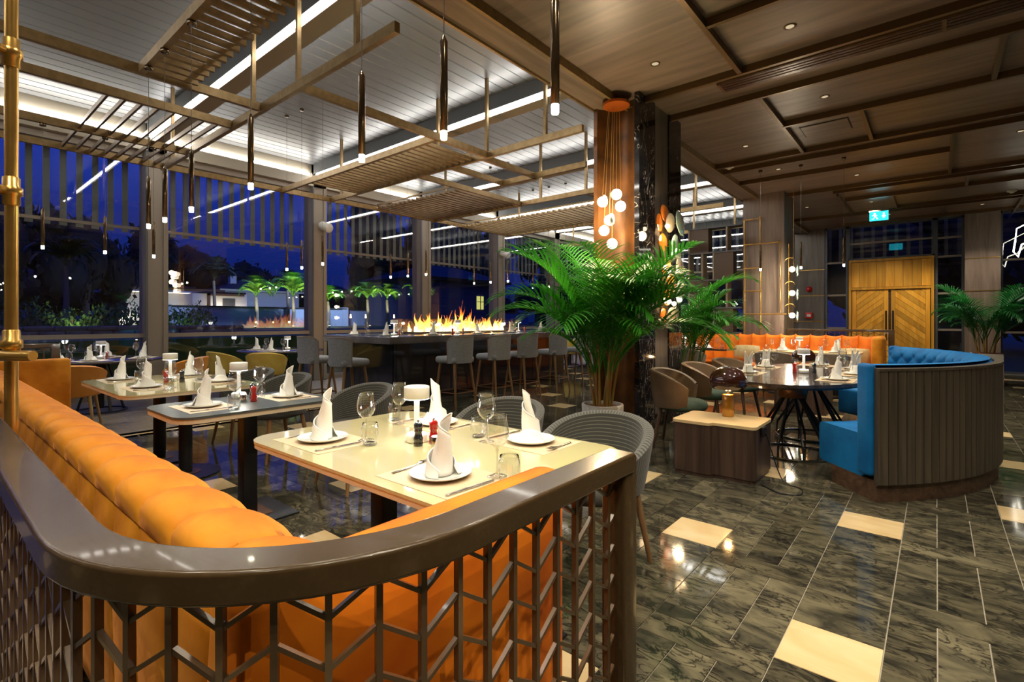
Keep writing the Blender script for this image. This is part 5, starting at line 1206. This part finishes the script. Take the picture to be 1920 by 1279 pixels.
for y in (-3.95, 5.3): MB().box(-.2, .2, y-.2, y+.2, 0, 1.12).build('pier', 'wall_blue', gw)
gw2 = thing('garden_wall', 'distant garden wall behind the fire pit', 'wall', (-30, 24, GZ)); MB().box(-.15, .15, -5, 14, 0, 1.0).build('panel', 'wall_blue', gw2); MB().box(-.2, .2, -5, 14, 1.0, 1.06).build('coping', 'roof_dark', gw2)
# villa with flat lit roof
v = thing('villa', 'low white villa with a lit flat roof edge and timber panels', 'building', (-50, 13.5, GZ))
MB().box(-4, 0, -2.9, 3.6, 0, 2.7).build('wall', 'villa_white', v); MB().box(-4.2, .55, -3.6, 5.2, 2.7, 2.85).build('roof_slab', 'villa_white', v); MB().box(-4, .35, -3.4, 5.0, 2.85, 3.1).build('roof_fascia', 'villa_wood', v); MB().box(-4.3, .7, -3.9, 2.5, 3.1, 3.25).build('upper_roof', 'roof_dark', v)
for y0, y1, m in ((-1.0, .2, 'villa_wood'), (1.9, 2.9, 'villa_wood')): MB().box(0, .06, y0, y1, .0, 2.65).build('timber_panel', m, v)
MB().box(.0, .08, -.9, .1, 0, 1.8).build('window', 'alu_dark', v); MB().box(.0, .08, 2.0, 2.8, 0, 1.7).build('window', 'alu_dark', v)
for y0, y1 in ((-3.5, 5.1),): MB().box(.45, .5, y0, y1, 2.66, 2.7).build('roof_light', 'warm_glow', v)
v2 = thing('villa', 'second villa with timber porch behind the garden wall', 'building', (-47, 15.9, GZ))
MB().box(-4, 0, -.9, 3.4, 0, 2.6).build('wall', 'villa_white', v2); MB().box(-4, .8, -.2, 3.0, 2.6, 2.75).build('roof_slab', 'roof_dark', v2); MB().box(.55, .75, .0, .2, 0, 2.6).box(.55, .75, .0, 2.9, 2.42, 2.6).build('porch_frame', 'villa_wood', v2); MB().box(0, .05, 1.4, 2.4, 0, 2.2).build('window', 'alu_dark', v2)
h = thing('house', 'pale house with a dark hipped tile roof and chimney beyond the palms', 'building', (-55, 24.2, GZ))
MB().box(-8, 0, -4, 4, 0, 3.3).build('wall', 'villa_white', h); MB().box(-8.5, .6, -4.4, 4.4, 3.3, 3.5).build('eaves', 'villa_white', h)
MB().add([(-8.6, -4.6, 3.5), (.8, -4.6, 3.5), (.8, 4.6, 3.5), (-8.6, 4.6, 3.5), (-3.9, -.4, 4.9), (-3.9, .4, 4.9)], [(0, 1, 4), (1, 2, 5, 4), (2, 3, 5), (3, 0, 4, 5), (3, 2, 1, 0)]).build('roof', 'roof_dark', h); MB().box(-2.2, -1.6, -2.6, -2.0, 3.8, 5.0).build('chimney', 'villa_white', h)
h2 = thing('house', 'dark clapboard house with one lit window behind the fire', 'building', (-24, 24.35, GZ))
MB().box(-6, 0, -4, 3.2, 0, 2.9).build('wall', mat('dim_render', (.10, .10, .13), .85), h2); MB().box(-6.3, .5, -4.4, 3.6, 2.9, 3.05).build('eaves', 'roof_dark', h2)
MB().add([(-6.4, -4.5, 3.05), (.6, -4.5, 3.05), (.6, 3.7, 3.05), (-6.4, 3.7, 3.05), (-2.9, -1.5, 4.2), (-2.9, 1, 4.2)], [(0, 1, 4), (1, 2, 5, 4), (2, 3, 5), (3, 0, 4, 5), (3, 2, 1, 0)]).build('roof', 'roof_dark', h2)
MB().box(0, .04, .5, 1.15, 1.1, 2.0).build('window', 'lit_window', h2); MB().box(.04, .07, .80, .85, 1.1, 2.0).box(.04, .07, .5, 1.15, 1.6, 1.64).build('glazing_bar', 'roof_dark', h2)
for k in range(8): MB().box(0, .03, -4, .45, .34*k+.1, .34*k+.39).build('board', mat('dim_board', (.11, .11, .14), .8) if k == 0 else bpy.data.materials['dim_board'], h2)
# dark trees
def tree_mesh(seed, nb_, m):
    r = random.Random(seed); mb = MB()
    blobs = [(Vector((r.uniform(-.55, .55), r.uniform(-.55, .55), r.uniform(.35, 1.0))), r.uniform(.22, .42)) for _ in range(nb_)]
    for c, R0 in blobs:
        for k in range(150):
            d = Vector((r.gauss(0, 1), r.gauss(0, 1), r.gauss(0, .8))).normalized(); p = c+d*R0*r.uniform(.6, 1.06); u = Vector((r.gauss(0, 1), r.gauss(0, 1), r.gauss(0, 1))).normalized(); w_ = u.cross(d).normalized(); s = r.uniform(.03, .06)
            mb.add([p-u*s, p+w_*s*.6, p+u*s, p-w_*s*.6], [(0, 1, 2, 3)])
        mb.sphere(c, R0*.85, 5)
    return mb.mesh('crown', m)
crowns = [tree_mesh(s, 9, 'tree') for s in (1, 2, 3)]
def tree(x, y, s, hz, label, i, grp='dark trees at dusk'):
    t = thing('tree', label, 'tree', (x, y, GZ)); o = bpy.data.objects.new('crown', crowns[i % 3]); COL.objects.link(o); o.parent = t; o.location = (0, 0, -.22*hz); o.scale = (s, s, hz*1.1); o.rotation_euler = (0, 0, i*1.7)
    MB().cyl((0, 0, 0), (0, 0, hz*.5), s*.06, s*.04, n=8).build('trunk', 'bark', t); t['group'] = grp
TL = [(-44, 3.5, 5.5, 7.8, 'big dark tree at the left of the first window'), (-46, 8.0, 4.2, 7.2, 'dark tree beside the first villa'), (-60, 13, 6, 8.5, 'dark tree behind the first villa roof'), (-44, -3, 6, 8, 'dark tree at the far left edge'), (-62, 20, 5, 8, 'dark tree behind the window column'), (-66, 26, 5.5, 6.4, 'low dark tree behind the second villa'), (-68, 31, 5.5, 6, 'low dark tree left of the chimney'),
      (-32, 27.5, 4.5, 9.0, 'tall dark tree right of the second window column'), (-33, 23.0, 3.4, 8.2, 'dark tree in the third window'), (-34, 33, 5, 8.6, 'tall dark tree behind the distant wall'), (-31, 31, 4.5, 7.2, 'dark tree behind the clapboard house'), (-22, 37, 5, 7.4, 'dark tree above the fire'), (-19, 27, 3.2, 6.4, 'dark tree right of the lit window'), (-16, 36, 5, 8.0, 'dark tree in the fifth window'), (-13, 30, 4, 7, 'dark tree behind the front palm'),
      (-6, 36, 6, 8, 'dark tree behind the back windows'), (2, 34, 6, 9, 'dark tree behind the oak doors'), (7, 30, 5, 8, 'dark tree at the far right glass'), (-11, 26, 3, 6, 'dark tree past the end of the window wall')]
for k in range(16):
    a = math.radians(92+k*9.5); rr_ = 46+5*math.sin(k*2.3)
    TL.append((-10+rr_*1.25*math.cos(a)*1.0, 12+rr_*math.sin(a), 6.5, 6.0+1.5*math.sin(k*1.7), 'dark tree in the distant treeline around the garden'))
for k in range(14): TL.append((-10+2.9*k, 28+2.5*math.sin(k*2.1), 4.6, 7.0+1.3*math.sin(k*1.3), 'dark tree in the line behind the back windows'))
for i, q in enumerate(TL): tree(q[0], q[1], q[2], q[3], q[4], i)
# garden palms with uplights
def gpalm_mesh(m):
    return [frond_mesh(b, 1.0, 24, 30+i, m, 2.2) for i, b in enumerate((1.5, 2.1, 2.6))]
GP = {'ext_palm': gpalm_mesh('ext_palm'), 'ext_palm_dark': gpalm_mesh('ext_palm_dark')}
def gpalm(x, y, h_, L_, label, m, seed, lit):
    r = random.Random(seed); t = thing('garden_palm', label, 'palm', (x, y, GZ)); MB().tube([(0, 0, 0), (.04, .03, h_*.5), (0, 0, h_)], [.11, .085, .07], 10).build('trunk', 'bark', t)
    for k in range(22):
        o = bpy.data.objects.new('frond', GP[m][k % 3]); COL.objects.link(o); o.parent = t; o.location = (0, 0, h_); s = L_*r.uniform(.75, 1.1); o.scale = (s, s, s); o.rotation_euler = (0, r.uniform(-.35, .35), 2*PI*k/16*1.618*1.6)
    if lit:
        q = thing('garden_uplight', 'small garden uplight at the foot of the '+label, 'light', (x+.75, y-.35, GZ)); MB().cyl((0, 0, 0), (0, 0, .08), .06, n=12).build('housing', 'black_metal', q); MB().cyl((0, 0, .08), (0, 0, .085), .05, n=12).build('lens', 'uplight', q)
        spot('uplight_beam', (x+.8, y-.38, GZ+.1), 260, 62, (.95, 1, .7), .05, .6, (-.55, .25, 1.6))
for i, (x, y, h_, L_, l, lit) in enumerate(((-25.5, 10.9, 1.5, 1.15, 'lit palm by the second villa porch', 1), (-25, 12.5, 1.55, 1.35, 'lit palm left of the house', 1), (-24.6, 14.2, 1.35, 1.05, 'small lit palm before the house wall', 1), (-24, 16.2, 1.5, 1.25, 'lit palm left of the window column pair', 1), (-23.6, 17.2, 1.5, 1.2, 'lit palm against the window column', 1), (-23.2, 19.2, 1.7, 1.3, 'lit palm just right of the window column', 1))):
    gpalm(x, y, h_, L_, l, 'ext_palm', i+3, lit)
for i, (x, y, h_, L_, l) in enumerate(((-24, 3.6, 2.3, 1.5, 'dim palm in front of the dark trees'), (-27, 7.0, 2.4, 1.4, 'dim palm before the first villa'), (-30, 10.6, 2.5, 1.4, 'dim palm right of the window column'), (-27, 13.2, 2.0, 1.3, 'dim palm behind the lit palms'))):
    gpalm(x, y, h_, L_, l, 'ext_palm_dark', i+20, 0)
def bush_mesh(seed):
    r = random.Random(seed); mb = MB()
    for k in range(420):
        d = Vector((r.gauss(0, 1), r.gauss(0, 1), abs(r.gauss(0, .9)))).normalized(); p = d*r.uniform(.55, 1)*Vector((1, 1, 1)).length/1.732; u = Vector((r.gauss(0, 1), r.gauss(0, 1), r.gauss(0, 1))).normalized(); w_ = u.cross(d).normalized(); s = r.uniform(.06, .12); mb.add([p-u*s, p+w_*s*.5, p+u*s, p-w_*s*.5], [(0, 1, 2, 3)])
    return mb.mesh('foliage', 'shrub')
bmz = [bush_mesh(4), bush_mesh(5)]
wd = ['furthest left', 'second from the left', 'brightly lit', 'next to the brightly lit one', 'middle', 'taller middle', 'below the dim palm', 'by the villa corner', 'nearest the window column']
for i in range(9):
    y = 1.0+.72*i; t = thing('shrub', 'leafy garden shrub above the stone wall, '+wd[i], 'shrub', (-20.0-.2*(i % 3), y, GZ), i, 'garden shrubs'); o = bpy.data.objects.new('foliage', bmz[i % 2]); COL.objects.link(o); o.parent = t; o.scale = (.6, .55, .8+.15*(i % 3)); MB().cyl((0, 0, 0), (0, 0, .5), .03, n=6).build('stem', 'bark', t)
spot('shrub_light', (-18.8, 3.1, GZ+.1), 45, 70, (1, 1, .5), .05, .7, (-1, .1, .45)); spot('shrub_light', (-18.8, 6.0, GZ+.1), 14, 80, (.8, 1, .8), .05, .7, (-1, .1, .45))
for x, y, z, e_ in ((-49.4, 11.2, GZ+.3, 260), (-49.4, 14.6, GZ+.3, 320), (-49.4, 17.0, GZ+.3, 220), (-46.2, 17.0, GZ+1.2, 320), (-46.2, 18.6, GZ+1.0, 200)): point('villa_wall_light', (x, y, z), e_*.15, (1, .86, .62), .15)
spot('house_flood', (-42, 23, GZ+4), 900, 90, (.6, .75, 1), .4, .7, (-1, .25, -.05)); spot('wall_wash', (-22, 13, GZ+4.5), 2600, 110, (.55, .7, 1), .5, .8, (-1, 0, -.65))
for x, y, l in ((-15.5, 9.8, 'slim garden torch lamp left of the fire'), (-15.5, 10.4, 'slim garden torch lamp behind the bar lamp'), (-15.2, 11.4, 'slim garden torch lamp nearest the fire')):
    t = thing('torch_lamp', l, 'lamp', (x, y, GZ)); MB().cyl((0, 0, 0), (0, 0, .45), .015).build('post', 'brass', t); MB().cyl((0, 0, .45), (0, 0, .58), .03, .02).build('head', 'warm_glow', t)
